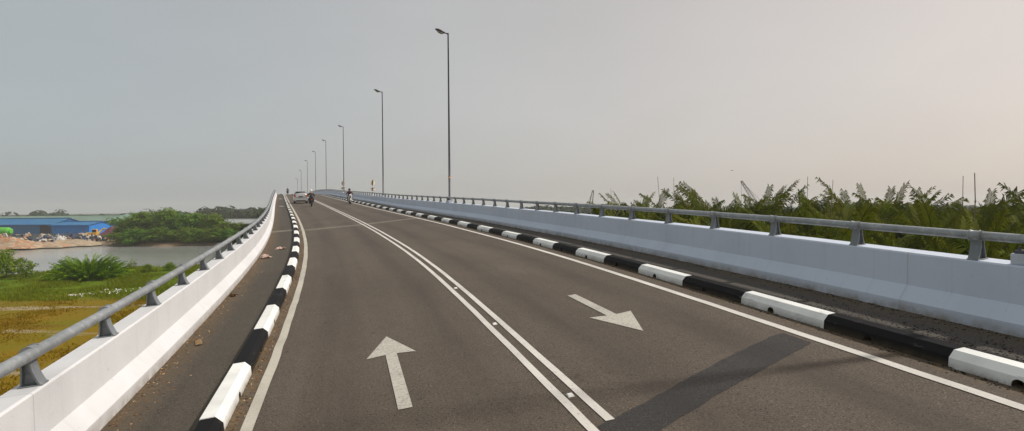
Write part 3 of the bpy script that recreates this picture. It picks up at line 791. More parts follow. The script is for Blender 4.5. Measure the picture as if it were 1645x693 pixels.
# ------------------------------------------------------------------ land and river
WATER = -6.0; LAND = -5.2
def near_y(x): return min(100, max(70, 73 + (x + 68) * .35 + 1.5 * math.sin(x * .21) + .8 * math.sin(x * .57)))
def far_y(x): return interp(x, [-400, -135, -116, -110, -100, -60, 60, 400], [118, 120, 125, 150, 139, 137, 140, 150]) + 1.2 * math.sin(x * .31)
def fbm(x, y):
    return math.sin(x*.13 + 1.7*math.sin(y*.09)) * .5 + math.sin(y*.17 + 1.3*math.sin(x*.21 + 2)) * .3 + math.sin(x*.61 + y*.43) * .12
def ground_z(x, y):
    n, f = near_y(x), far_y(x)
    d = min(y - n, f - y)        # positive inside the river
    base = LAND + .22 * fbm(x, y)
    if y > 140: base = LAND + .1 * fbm(x, y)
    t = max(0, min(1, (d + 2.2) / 4.0)); t = t*t*(3 - 2*t)
    return base * (1 - t) + (-7.3) * t
def rng(a, b, st):
    o = []; x = a
    while x < b - 1e-6: o.append(x); x += st
    return o
GX = [-3000, -1500, -800, -500, -350, -260] + rng(-200, 80, 2.2) + [80, 110, 150, 250, 400, 700, 1500, 3000]
GY = [-3000, -1200, -500, -200, -100] + rng(-60, 170, 2.2) + [170, 200, 260, 350, 500, 800, 1500, 3000, 5000]
vs = [(x, y, ground_z(x, y) if abs(x) < 1000 and -400 < y < 900 else LAND) for y in GY for x in GX]
nx = len(GX)
fs = [(j*nx+i, j*nx+i+1, (j+1)*nx+i+1, (j+1)*nx+i) for j in range(len(GY)-1) for i in range(nx-1)]
m, nt, b = new_mat('ground')
ob = coords(nt, 'obj')
green = mix(nt, (.10, .14, .004), (.06, .11, .003), noise(nt, ob, .5, .35, .7, 5))
brown = mix(nt, (.20, .118, .007), (.145, .128, .006), noise(nt, ob, .22, .35, .65, 5))
brown = mix(nt, brown, (.15, .08, .014), noise(nt, coords(nt, 'obj', (.3, 1, 1)), .5, .55, .75, 6))
sx = node(nt, 'ShaderNodeSeparateXYZ'); nt.links.new(ob, sx.inputs[0])
wob = noise(nt, ob, .09, 0, 1, 3)
ad = node(nt, 'ShaderNodeMath', operation='MULTIPLY_ADD'); nt.links.new(wob, ad.inputs[0]); ad.inputs[1].default_value = 16; nt.links.new(sx.outputs[1], ad.inputs[2])
mr = node(nt, 'ShaderNodeMapRange'); mr.inputs['From Min'].default_value = 55; mr.inputs['From Max'].default_value = 62; nt.links.new(ad.outputs[0], mr.inputs[0])
col = mix(nt, brown, green, mr.outputs[0])
# pale sandy tracks and patches worn into the grass
tr = noise(nt, coords(nt, 'obj', (.12, .5, 1)), .55, .61, .66, 3, .5)
lim = node(nt, 'ShaderNodeMapRange'); lim.inputs['From Min'].default_value = 53; lim.inputs['From Max'].default_value = 49; nt.links.new(sx.outputs[1], lim.inputs[0])
mu = node(nt, 'ShaderNodeMath', operation='MULTIPLY'); nt.links.new(tr, mu.inputs[0]); nt.links.new(lim.outputs[0], mu.inputs[1])
col = mix(nt, col, (.27, .22, .13), mu.outputs[0])
# mud and sand by the water and over the river
fy = node(nt, 'ShaderNodeMapRange'); fy.inputs['From Min'].default_value = 110; fy.inputs['From Max'].default_value = 116; nt.links.new(sx.outputs[1], fy.inputs[0])
sand = mix(nt, (.30, .20, .12), (.20, .17, .13), noise(nt, ob, .25, .4, .65, 5))
wx = node(nt, 'ShaderNodeMapRange'); wx.inputs['From Min'].default_value = -55; wx.inputs['From Max'].default_value = -75; nt.links.new(sx.outputs[0], wx.inputs[0])
sand = mix(nt, (.06, .085, .02), sand, wx.outputs[0])
col = mix(nt, col, sand, fy.outputs[0])
rz = node(nt, 'ShaderNodeMapRange'); rz.inputs['From Min'].default_value = LAND - .5; rz.inputs['From Max'].default_value = LAND - .8; nt.links.new(sx.outputs[2], rz.inputs[0])
col = mix(nt, col, (.16, .13, .09), rz.outputs[0])
# dark humus under the palm thicket on the right
rx = node(nt, 'ShaderNodeMapRange'); rx.inputs['From Min'].default_value = 6; rx.inputs['From Max'].default_value = 12; nt.links.new(sx.outputs[0], rx.inputs[0])
col = mix(nt, col, (.035, .038, .018), rx.outputs[0])
fx = node(nt, 'ShaderNodeMapRange'); fx.inputs['From Min'].default_value = 260; fx.inputs['From Max'].default_value = 330; nt.links.new(sx.outputs[1], fx.inputs[0])
col = mix(nt, col, (.05, .06, .03), fx.outputs[0])
nt.links.new(col, b.inputs['Base Color']); b.inputs['Roughness'].default_value = .95; b.inputs['Specular IOR Level'].default_value = .1
bump(nt, b, noise(nt, ob, 2.5, 0, 1, 6), .6, .15)
MAT['ground'] = m
tag(from_data('ground', vs, fs, 'ground', smooth=True), kind='structure')
# river
m, nt, b = new_mat('river_water')
ob = coords(nt, 'obj', (.35, 1, 1))
col = mix(nt, (.20, .215, .20), (.26, .27, .245), noise(nt, ob, .08, .35, .65, 3))
nt.links.new(col, b.inputs['Base Color']); b.inputs['Roughness'].default_value = .16; b.inputs['IOR'].default_value = 1.33
bump(nt, b, noise(nt, ob, 1.2, 0, 1, 5), .35, .12)
MAT['water'] = m
tag(from_data('river', [(-2500, 55, WATER), (900, 55, WATER), (900, 165, WATER), (-2500, 165, WATER)], [(0, 1, 2, 3)], 'water'), kind='structure')

def at(px, Y, z):
    """point on the ray through photo column px at forward distance Y"""
    return Vector(((px - 822.5) * Y / FPX, Y, z))
def hz(px, py, Y):
    """height seen at photo row py, distance Y"""
    v = 346.5 - py; u = px - 822.5
    vv = -u * math.sin(ROLL) + v * math.cos(ROLL)
    return CAMH + Y * (vv / FPX + PITCH)

# ------------------------------------------------------------------ foliage
MAT['leaf_nipa'] = leaf_mat('nipa_leaf', (.008, .028, .002), (.125, .150, .007), (.15, .13, .008), .28)
MAT['leaf_under'] = leaf_mat('undergrowth_leaf_shade', (.006, .018, .002), (.055, .078, .006), (.03, .04, .004), .15)  # darkened, so the shade in the thicket gaps sits in the leaf colour
MAT['leaf_mangrove'] = leaf_mat('mangrove_leaf', (.035, .115, .008), (.165, .29, .022), (.18, .17, .03), .2)
MAT['leaf_bush'] = leaf_mat('bush_leaf', (.06, .13, .006), (.23, .32, .015), (.17, .20, .02), .25)
MAT['leaf_palmbush'] = leaf_mat('palm_bush_leaf', (.04, .115, .003), (.21, .34, .008), (.13, .2, .005), .25)
MAT['leaf_far'] = leaf_mat('far_leaf', (.020, .034, .016), (.045, .065, .025), (.04, .05, .02), .15)
MAT['grassblade'] = leaf_mat('grass_blade', (.12, .17, .004), (.22, .28, .010), (.20, .18, .010), .45)
MAT['grassdry'] = leaf_mat('dry_grass_blade', (.26, .15, .006), (.30, .22, .010), (.30, .2, .01), .5)

def frond(vs, fs, tint, base, az, L, lift, curl, rnd, leaf_len=.85, n=30, t0=.18, rachis=.035, wid=.050):
    """a feather palm leaf: arching rib with leaflets on both sides"""
    d = Vector((math.cos(az), math.sin(az), 0)); pts = []; p = Vector(base); el = lift
    steps = 12
    for i in range(steps + 1):
        pts.append(p.copy()); p = p + (d * math.cos(el) + Vector((0, 0, 1)) * math.sin(el)) * (L / steps); el -= curl / steps * (.25 + 2.4 * (i / steps) ** 2)
    side = Vector((-d.y, d.x, 0)); tw = rnd.uniform(-.55, .55); ft = rnd.gauss(.45, .24); dry = rnd.random() < .07
    # rib, three sided
    for i in range(steps):
        w0 = rachis * (1 - i / steps) + .008; w1 = rachis * (1 - (i+1) / steps) + .008; k = len(vs)
        for q, w in ((pts[i], w0), (pts[i+1], w1)):
            vs.extend([q + side * w, q - side * w, q + Vector((0, 0, -w))]); tint.extend([.85] * 3)
        for a, b_ in ((0, 1), (1, 2), (2, 0)): fs.append((k+a, k+b_, k+3+b_, k+3+a))
    for j in range(n):
        t = t0 + (1 - t0) * (j + .5) / n; x = t * steps; i = min(steps - 1, int(x)); q = pts[i].lerp(pts[i+1], x - i)
        tan = (pts[i+1] - pts[i]).normalized(); up = side.cross(tan).normalized() * -1
        if up.z < 0: up = -up
        ll = leaf_len * math.sin(math.pi * (.12 + .80 * t)) ** .6 * rnd.uniform(.86, 1.08)
        if ll < .12: ll = .12
        for sd in (-1, 1):
            sdv = (side * math.cos(tw) + up * math.sin(tw))
            dr = (sdv * sd * .56 + tan * (.85 + .3 * t) + up * rnd.uniform(.0, .26)).normalized()
            w = tan * wid * rnd.uniform(.85, 1.15)
            m_ = q + dr * ll * .55; e = q + dr * ll * .95 + Vector((0, 0, -ll * rnd.uniform(.15, .65)))
            k = len(vs); tv = 1.0 if dry else min(.97, max(0, rnd.gauss(ft + .2 * (t - .5), .09))) 
            vs.extend([q - w*.5, q + w*.5, m_ + w*.8, m_ - w*.8, e]); tint.extend([tv] * 5)
            fs.append((k, k+1, k+2, k+3)); fs.append((k+3, k+2, k+4))
def nipa_mesh(seed, H, nf, spread=1., erect=0.):
    rnd = random.Random(seed); vs = []; fs = []; ti = []
    for i in range(nf):
        az = i * 2.4 + rnd.uniform(-.4, .4); q = i / nf
        lift = (1.46 + .02 * erect - q * .55 * spread * (1 - .3 * erect) + rnd.uniform(-.08, .08)); L = H * rnd.uniform(.84 + .08 * erect, 1.06) * (1.05 - .25 * q * (1 - .7 * erect))
        frond(vs, fs, ti, (math.cos(az) * .25, math.sin(az) * .25, 0), az, L, lift, rnd.uniform(1.1 - .35 * erect, 2.0 - .45 * erect) * (.7 + .9 * q), rnd, leaf_len=rnd.uniform(.85, 1.1), n=84, t0=.12, wid=.046)
    me = bpy.data.meshes.new('crown'); me.from_pydata(vs, [], fs); me.materials.append(MAT['leaf_nipa'])
    at_ = me.attributes.new('tint', 'FLOAT', 'POINT'); at_.data.foreach_set('value', ti); me.update()
    bm = bmesh.new()
    for i in range(5):
        az = i * 1.3; tube(bm, [(math.cos(az)*.1, math.sin(az)*.1, -.6), (math.cos(az)*.28, math.sin(az)*.28, .9)], [.16, .09], 7)
    mt = bpy.data.meshes.new('trunk'); bm.to_mesh(mt); bm.free(); mt.materials.append(MAT['bark'])
    return me, mt
NIPA = [nipa_mesh(11, 7.4, 20), nipa_mesh(12, 7.6, 22, 1.2), nipa_mesh(13, 7.2, 18, .8), nipa_mesh(14, 7.5, 20, 1.4)]
def mesh_h(m): return max(v.co.z for v in m[0].vertices)
NIPA_TALL = [nipa_mesh(21, 8.0, 16, 1.0, 1.), nipa_mesh(22, 8.0, 24, 1.1, 1.)]
def plant(name, meshes, loc, scale, rz, label, cat, group):
    r = empty(name, loc, (0, 0, rz)); r.scale = scale if isinstance(scale, tuple) else (scale,) * 3
    for nm, me in zip(('crown', 'trunk'), meshes):
        o = bpy.data.objects.new(nm, me); COL.objects.link(o); o.parent = r
    return tag(r, label, cat, group)
def top_scale(px, py, Y, gz, H): return max(.4, (hz(px, py, Y) - gz) / H)
GZR = LAND
rnd = random.Random(99)
NG = 'nipa palms beyond the right parapet'
# palms that stand out against the sky: column, row of the top, distance, mesh, label
FEAT = [(985, 311, 62, NIPA_TALL[0], 'small palm with two upright fronds at the left end of the thicket'),
        (1040, 318, 48, NIPA[0], 'bushy palm between the leftmost small palm and the tall spiky palm'),
        (1098, 297, 36, NIPA_TALL[1], 'tall spiky palm with long upright fronds left of the leaning crane'),
        (1112, 309, 40, NIPA_TALL[0], 'lower palm spreading just right of the tall spiky palm'),
        (1212, 330, 44, NIPA[1], 'low palm in front of the leaning crane'),
        (1283, 310, 34, NIPA_TALL[0], 'palm with a curling frond just left of the highest palm'),
        (1312, 292, 31, NIPA_TALL[1], 'highest dark palm standing up like a cone above the thicket'),
        (1352, 310, 31, NIPA[2], 'palm with drooping arched fronds just right of the highest palm'),
        (1450, 331, 24, NIPA[3], 'low palm in the dip between the highest palm and the broad dark palm'),
        (1508, 315, 24, NIPA_TALL[0], 'broad dark palm left of the two tall bare stalks'),
        (1612, 303, 21, NIPA[1], 'palm with thin arching dark fronds near the right end of the thicket'),
        (1660, 312, 20, NIPA_TALL[1], 'rightmost palm of the thicket'),
        (1068, 308, 37, NIPA_TALL[1], 'palm touching the left side of the tall spiky palm'), (1092, 303, 38, NIPA_TALL[1], 'palm squeezed just behind the tall spiky palm on its right'),
        (1298, 303, 32, NIPA_TALL[1], 'palm pressed against the left side of the highest palm'), (1328, 306, 32, NIPA_TALL[0], 'palm pressed against the right side of the highest palm'),
        (1372, 317, 30, NIPA[0], 'palm with arched fronds at the right end of the highest group'), (1524, 319, 24.5, NIPA_TALL[1], 'palm just right of the broad dark palm and left of the two tall bare stalks'),
        (1590, 312, 22, NIPA_TALL[0], 'palm just right of the two tall bare stalks'), (1634, 309, 21, NIPA[3], 'palm between the thin arching palm and the rightmost palm')]
placed = []
for px, py, Y, mesh, lab in FEAT:
    p = at(px, Y, GZR); H = mesh_h(mesh)
    sc = top_scale(px, py, Y, GZR, H) * 1.03; placed.append((p.x, p.y))
    rz = rnd.uniform(0, 6.28); tv = max(mesh[0].vertices, key=lambda v: v.co.z).co     # stand it so its highest frond rises over its own place
    p.x -= (tv.x * math.cos(rz) - tv.y * math.sin(rz)) * sc * .95; p.y -= (tv.x * math.sin(rz) + tv.y * math.cos(rz)) * sc * .95
    plant('nipa_palm', mesh, p, (sc * .95, sc * .95, sc), rz, lab, 'palm', NG)
cnt = 0; tries = 0
while cnt < 150 and tries < 6000:
    tries += 1
    px = rnd.uniform(962, 1760); Y = 14 + 52 * rnd.random() ** .9
    p = at(px, Y, GZR)
    if Y < 17 and px < 1500: continue
    # keep clear of the bridge
    ok = True
    for s in range(0, 90, 3):
        q = K(s, A_RF, 0)
        if (q.x - p.x) ** 2 + (q.y - p.y) ** 2 < 6.3 ** 2: ok = False; break
    q = K(max(0, min(120, Y)), 0); 
    if not ok or any((a - p.x) ** 2 + (b_ - p.y) ** 2 < 2.1 ** 2 for a, b_ in placed): continue
    placed.append((p.x, p.y))
    lim = interp(px, [960, 1000, 1080, 1140, 1200, 1280, 1330, 1400, 1460, 1510, 1560, 1640, 1760], [334, 326, 316, 324, 334, 324, 314, 328, 336, 322, 332, 318, 315])
    row = lim + rnd.uniform(1, 15)
    gz = GZR; mi = rnd.randrange(4); MS = NIPA[mi] if rnd.random() < .6 else NIPA_TALL[rnd.randrange(2)]
    sc = top_scale(px, row, Y, gz, mesh_h(MS))
    plant('nipa_palm', MS, p, (sc * rnd.uniform(.9, 1.15), sc, sc), rnd.uniform(0, 6.28), 'nipa palm of ordinary height merged into the thicket beyond the right parapet', 'palm', NG)
    cnt += 1
# low undergrowth between the palms: one mass
vs = []; fs = []; ti = []
for _ in range(80000):
    px = rnd.uniform(935, 1800); Y = 12 + 60 * rnd.random(); p = at(px, Y, 0)
    if px < 1500 and Y < 18: continue
    q = K(min(60, max(0, Y - 3)), A_RF); z = GZR + rnd.random() ** .75 * (6.3 + .5 * math.sin(p.x * .8) + .4 * math.sin(p.y * .6 + p.x * .3)) * min(1, .62 + Y / 90)
    if p.x - line(Y)[0] < 7: continue
    a = rnd.random() * 6.28; e = rnd.uniform(-.3, 1.2); d = Vector((math.cos(a)*math.cos(e), math.sin(a)*math.cos(e), math.sin(e))); L = rnd.uniform(.5, 1.4)
    w = d.cross(Vector((rnd.uniform(-1, 1), rnd.uniform(-1, 1), rnd.uniform(-1, 1)))).normalized() * rnd.uniform(.04, .09)
    p.z = z; k = len(vs); vs += [p - w*.4, p + d*L*.5 - w, p + d*L, p + d*L*.5 + w]; fs.append((k, k+1, k+2, k+3)); ti += [min(1, max(0, rnd.gauss(.35, .25)))] * 4
tag(from_data('undergrowth', vs, fs, 'leaf_under', tint=ti), 'tangled green undergrowth filling the gaps between the palms', 'undergrowth', kind='stuff')
# bare stalks
ST = [(1058, 284, 1064, 34, 'bare leaning stalk above the left part of the palm thicket'), (1084, 286, 1083, 37, 'thin bare stalk rising just left of the tall spiky palm top'),
      (1298, 284, 1303, 30, 'bare stalk just left of the highest palm top'), (1337, 289, 1336, 30, 'thin bare stalk just right of the highest palm'),
      (1545, 283, 1548, 23, 'left and thinner one of the two tall bare stalks'), (1565, 278, 1560, 22, 'right and thicker one of the two tall bare stalks'),
      (982, 303, 982, 55, 'thin bare stalk between the two fronds of the leftmost palm'), (1155, 318, 1152, 38, 'short bare stalk right of the tall spiky palm')]
for i, (px, py, pb, Y, lab) in enumerate(ST):
    b0 = at(pb, Y, GZR); t0 = at(px, Y, hz(px, py, Y)); bm = bmesh.new()
    L = (t0 - b0); n = 8; r0 = .024 if i != 5 else .034
    P = [L * (k / n) + Vector((.06 * math.sin(k * 1.3 + i), 0, 0)) for k in range(n + 1)]
    tube(bm, P, [r0 * (1 - .55 * k / n) for k in range(n + 1)], 7)
    for k in (5, 6, 7): ball(bm, P[k], (r0, r0, .05))
    o = finish('bare_stalk', bm, 'stalk'); o.location = b0
    tag(o, lab, 'stalk', 'bare stalks in the palm thicket')

def crown_mesh(name, blobs, n, leaf, mat, seed, flat=.5, core=.35):
    rnd = random.Random(seed); vs = []; fs = []; ti = []
    wts = [b[3] * b[4] * b[5] for b in blobs]
    def cen(p): return min((((p.x - b[0]) / b[3]) ** 2 + ((p.y - b[1]) / b[4]) ** 2 + ((p.z - b[2]) / b[5]) ** 2, b[:3]) for b in blobs)[1]
    # twig clusters first, leaves gathered round them: gives clumps and gaps
    cl = []
    for _ in range(max(12, n // 22)):
        bl = rnd.choices(blobs, wts)[0]
        while True:
            u = Vector((rnd.gauss(0, 1), rnd.gauss(0, 1), rnd.gauss(0, 1))).normalized()
            r = (core + (1 - core) * rnd.random() ** .5)
            cl.append((Vector(bl[:3]) + Vector((u.x * bl[3], u.y * bl[4], u.z * bl[5])) * r, rnd.gauss(0, .18), min(bl[3:]) * .30)); break
    for _ in range(n):
        c, tc, rr = rnd.choice(cl)
        p = c + Vector((rnd.gauss(0, 1), rnd.gauss(0, 1), rnd.gauss(0, .7))) * rr * .8
        if p.z < -.1: p.z = abs(p.z) * .5
        nrm = ((p - Vector(cen(p))).normalized() * 1.3 + Vector((rnd.gauss(0, .6), rnd.gauss(0, .6), rnd.gauss(.2, .6)))).normalized()
        a = nrm.orthogonal().normalized(); b_ = nrm.cross(a); t = rnd.random() * 6.28
        a, b_ = a * math.cos(t) + b_ * math.sin(t), b_ * math.cos(t) - a * math.sin(t)
        L = leaf * rnd.uniform(.6, 1.3); W = L * flat; k = len(vs)
        vs += [p - a*L*.5, p - a*L*.1 + b_*W*.5, p + a*L*.5, p - a*L*.1 - b_*W*.5]; fs.append((k, k+1, k+2, k+3))
        ti += [min(1, max(0, rnd.gauss(.45, .2) + tc))] * 4
    me = bpy.data.meshes.new(name); me.from_pydata(vs, [], fs); me.materials.append(MAT[mat])
    at_ = me.attributes.new('tint', 'FLOAT', 'POINT'); at_.data.foreach_set('value', ti); me.update()
    return me
def trunk_mesh(H, r, seed, limbs=5, z0=-.5):
    rnd = random.Random(seed); bm = bmesh.new()
    P = [(rnd.uniform(-.1, .1) * i, rnd.uniform(-.1, .1) * i, z0 + (H - z0) * i / 5) for i in range(6)]
    tube(bm, P, [r * (1 - .14 * i) for i in range(6)], 8)
    for k in range(limbs):
        a = k * 2.4 + rnd.random(); b0 = Vector(P[2 + k % 3]); L = H * rnd.uniform(.35, .55)
        d = Vector((math.cos(a), math.sin(a), rnd.uniform(.5, 1.)))
        tube(bm, [b0, b0 + d * L * .5, b0 + d * L + Vector((0, 0, L * .2))], [r * .45, r * .3, r * .12], 6)
    me = bpy.data.meshes.new('trunk'); bm.to_mesh(me); bm.free(); me.materials.append(MAT['bark']); return me
# mangrove stand over the river
MG = []
for sd in range(4):
    r_ = random.Random(sd + 50); bl = []
    for k in range(8):
        a = k * .9; rr = r_.uniform(1.2, 2.6); bl.append((math.cos(a) * rr, math.sin(a) * rr, r_.uniform(1.2, 6.6), r_.uniform(1.3, 2.1), r_.uniform(1.3, 2.1), r_.uniform(1., 1.7)))
    bl += [(0, 0, 3, 2.6, 2.6, 2.6), (0, 0, 6.2, 2., 2., 1.8)]
    MG.append((crown_mesh('crown', bl, 5200, .42, 'leaf_mangrove', sd, .6), trunk_mesh(6.2, .28, sd)))
stand = [(200, 350, 150), (222, 343, 148), (243, 339, 150), (262, 337, 147), (280, 341, 149), (300, 344, 146), (320, 342, 150), (338, 345, 147), (356, 352, 148), (372, 358, 146), (390, 360, 150), (408, 359, 148), (425, 357, 152),
         (192, 374, 141.5), (210, 368, 141), (232, 370, 141.5), (254, 366, 141), (276, 370, 142), (298, 366, 141), (318, 368, 141.5), (340, 366, 141), (362, 369, 142), (384, 370, 141), (404, 369, 141.5)]
for i, (px, py, Y) in enumerate(stand):
    p = at(px, Y, ground_z(*at(px, Y, 0)[:2])); sc = (hz(px, py, Y) - p.z) / 7.7
    tall = 'tall mangrove tree in the back row of the stand across the river' if Y > 144 else 'low mangrove tree at the water edge of the stand across the river'
    if i == 3: tall = 'highest mangrove tree of the stand across the river'
    if i == 13: tall = 'low round mangrove at the left end of the stand by the maroon heap'
    plant('mangrove_tree', MG[i % 4], p, (max(.9, sc * 1.05), max(.9, sc * 1.05), sc), i * 1.7, tall, 'tree', 'mangrove trees across the river')
# bushes on the near bank
BL = [(0, 0, 1.6, 1.4, 1.4, 1.3), (.9, .3, 2.3, 1.1, 1.1, 1.0), (-.9, -.2, 2.6, 1.2, 1.1, 1.1), (.1, .2, 3.5, .9, .9, .8), (1.3, 0, 1.2, 1, 1, .9), (-1.4, .1, 1.2, 1, 1, 1)]
bush = (crown_mesh('crown', BL, 3800, .24, 'leaf_bush', 71, .5), trunk_mesh(2.8, .10, 71))
BT = [(0, 0, 1.4, .9, .9, 1.2), (.6, 0, 2.6, .7, .7, .6), (-.5, 0, 2.0, .6, .6, .7)]
bush2 = (crown_mesh('crown', BT, 1300, .22, 'leaf_bush', 72, .5), trunk_mesh(2.3, .07, 72))
BS = [(0, 0, 1.2, 1.8, 1.2, 1.0), (1.2, 0, 1.9, 1.1, .9, .7), (-1, 0, 1.5, .9, .9, .9)]
sparse = (crown_mesh('crown', BS, 620, .17, 'leaf_bush', 73, .5, .1), trunk_mesh(2.0, .05, 73, 8))
for mesh, px, py, Y, H, wx, lab in ((bush, 8, 401, 68, 4.2, 1.05, 'leafy green bush at the left picture edge on the near bank'), (bush2, 42, 413, 67, 3.2, 1.05, 'upright small bush right of the leafy bush at the left edge'),
        (bush, -22, 398, 66, 4.2, 1.1, 'bush cut off by the left picture edge'), (sparse, 208, 416, 69, 2.5, 1.0, 'thin see-through shrub just right of the feathery palm bush'), (sparse, 85, 424, 69, 2.5, .6, 'low bare shrub left of the feathery palm bush'),
        (bush, 272, 428, 74, 4.2, 1.8, 'low round dark bush alone on the bank by the handrail'), (bush, 236, 433, 72, 4.2, 1.6, 'low weedy bush between the thin shrub and the round dark bush'), (sparse, 60, 433, 68, 2.5, .9, 'low see-through shrub by the upright small bush')):
    p = at(px, Y, ground_z(*at(px, Y, 0)[:2])); sc = max(.25, (hz(px, py, Y) - p.z) / H)
    plant('bush', mesh, p, (sc * wx, sc * wx, sc), px * .1, lab, 'bush', 'bushes on the near bank')
# feathery palm bush
vs = []; fs = []; ti = []; r_ = random.Random(5)
for i in range(190):
    q = i / 190; az = i * 2.4; frond(vs, fs, ti, (math.cos(az) * (.2 + 2.6 * (i % 5) / 5), math.sin(az) * (.2 + 1.6 * (i % 5) / 5), -.1), az, 3.4 * (1 - .35 * (i % 5) / 5) * r_.uniform(.8, 1.1), 1.42 - q * 1.05, r_.uniform(.6, 1.3), r_, leaf_len=.55, n=24, t0=.12, wid=.055)
me = bpy.data.meshes.new('crown'); me.from_pydata(vs, [], fs); me.materials.append(MAT['leaf_palmbush']); a_ = me.attributes.new('tint', 'FLOAT', 'POINT'); a_.data.foreach_set('value', ti)
p = at(141, 66, ground_z(*at(141, 66, 0)[:2])); sc = (hz(141, 400, 66) - p.z) / 3.5
plant('palm_bush', (me, trunk_mesh(.8, .2, 9)), p, (sc * 1.02, sc * 1.0, sc), 0, 'broad feathery green palm bush on the near river bank', 'palm', None)

# grass: thick green weeds near the water, thin dry grass on the brown field
def grass(name, n, region, hgt, mat, lab, seed):
    rnd = random.Random(seed); vs = []; fs = []; ti = []
    while len(fs) < n:
        px = rnd.uniform(region[0], region[1]); Y = rnd.uniform(region[2], region[3]); p = at(px, Y, 0)
        if Y > near_y(p.x) + .3: continue
        if rnd.random() > .5 + .5 * math.sin(p.x * .7 + 2 * math.sin(p.y * .5)): continue
        if px > 822 - 350 * (1 - 1 / (Y / 20)): continue
        p.z = ground_z(p.x, p.y) - .03; cl = rnd.gauss(.5, .2)
        hh = hgt * (1 + .5 * math.sin(p.x * .9 + p.y * .35))
        for _ in range(5):
            a = rnd.random() * 6.28; h = hh * rnd.uniform(.4, 1.2); d = Vector((rnd.gauss(0, .35), rnd.gauss(0, .35), 1)) * h
            w = Vector((math.cos(a), math.sin(a), 0)) * rnd.uniform(.03, .07); q = p + Vector((rnd.gauss(0, .2), rnd.gauss(0, .2), 0)); k = len(vs)
            vs += [q - w, q + w, q + d]; fs.append((k, k+1, k+2)); ti += [min(1, max(0, rnd.gauss(cl, .15)))] * 3
    return tag(from_data(name, vs, fs, mat, tint=ti), lab, 'grass', kind='stuff')
grass('grass', 60000, (-120, 420, 49, 82), .27, 'grassblade', 'bright green weeds and grass along the near river bank', 1)
grass('grass', 26000, (-200, 420, 24, 50), .13, 'grassdry', 'thin dry yellow brown grass of the field below the bridge', 2)
# white rubble scattered along the field edge
vs = []; bm = bmesh.new(); r_ = random.Random(8)
for _ in range(55):
    px = r_.uniform(105, 235); p = at(px, 0, 0); Y = 54 + (px - 170) * .04 + r_.gauss(0, .5); p = at(px, Y, 0)
    if r_.random() < .4: px = r_.uniform(165, 190); p = at(px, Y + .5, 0)
    p.z = ground_z(p.x, p.y) + .08; s = r_.uniform(.04, .11)
    g = bmesh.ops.create_icosphere(bm, subdivisions=1, radius=s, matrix=Matrix.Translation(p) @ Euler((r_.random()*6, r_.random()*6, 0)).to_matrix().to_4x4())
    for v in g['verts']: v.co += Vector((r_.uniform(-.3, .3), r_.uniform(-.3, .3), r_.uniform(-.3, .3))) * s
tag(finish('rubble', bm, 'chalk'), 'white broken rubble scattered along the edge of the green weeds', 'rubble', kind='stuff')

# ------------------------------------------------------------------ works yard over the river
def corrug(name, base, dark, sx_=8.):
    m, nt, b = new_mat(name)
    ob = coords(nt, 'obj')
    col = mix(nt, base, dark, noise(nt, coords(nt, 'obj', (1, 1, .3)), .35, .4, .7, 5))
    wv = node(nt, 'ShaderNodeTexWave', Scale=sx_ / 6.283); nt.links.new(ob, wv.inputs['Vector'])
    bn = node(nt, 'ShaderNodeBump', Strength=.6, Distance=.05); nt.links.new(wv.outputs['Fac'], bn.inputs['Height']); nt.links.new(bn.outputs[0], b.inputs['Normal'])
    nt.links.new(col, b.inputs['Base Color']); b.inputs['Roughness'].default_value = .5; return m
MAT['bluewall'] = corrug('blue_cladding', (.004, .19, .60), (.005, .16, .5))
MAT['bluewall_d'] = corrug('deep_blue_cladding', (.012, .13, .33), (.014, .11, .27))
MAT['blueroof'] = corrug('blue_roof', (.05, .28, .56), (.08, .32, .56))
MAT['greenroof'] = corrug('pale_green_roof', (.36, .52, .40), (.30, .45, .36))
MAT['tealwall'] = corrug('teal_cladding', (.020, .13, .17), (.02, .11, .15))
MAT['whiteroof'] = corrug('white_roof', (.62, .64, .64), (.5, .52, .52))
MAT['near_black'] = M('doorway_shade', (.02, .025, .035), .9, [(1, (.03, .035, .045), .4, .7, 1)])  # shade of the doorway interior put into a plain colour; reused for scrap
MAT['trim'] = M('roof_trim', (.035, .08, .07), .6, [(1, (.05, .1, .09), .4, .7, 1)])
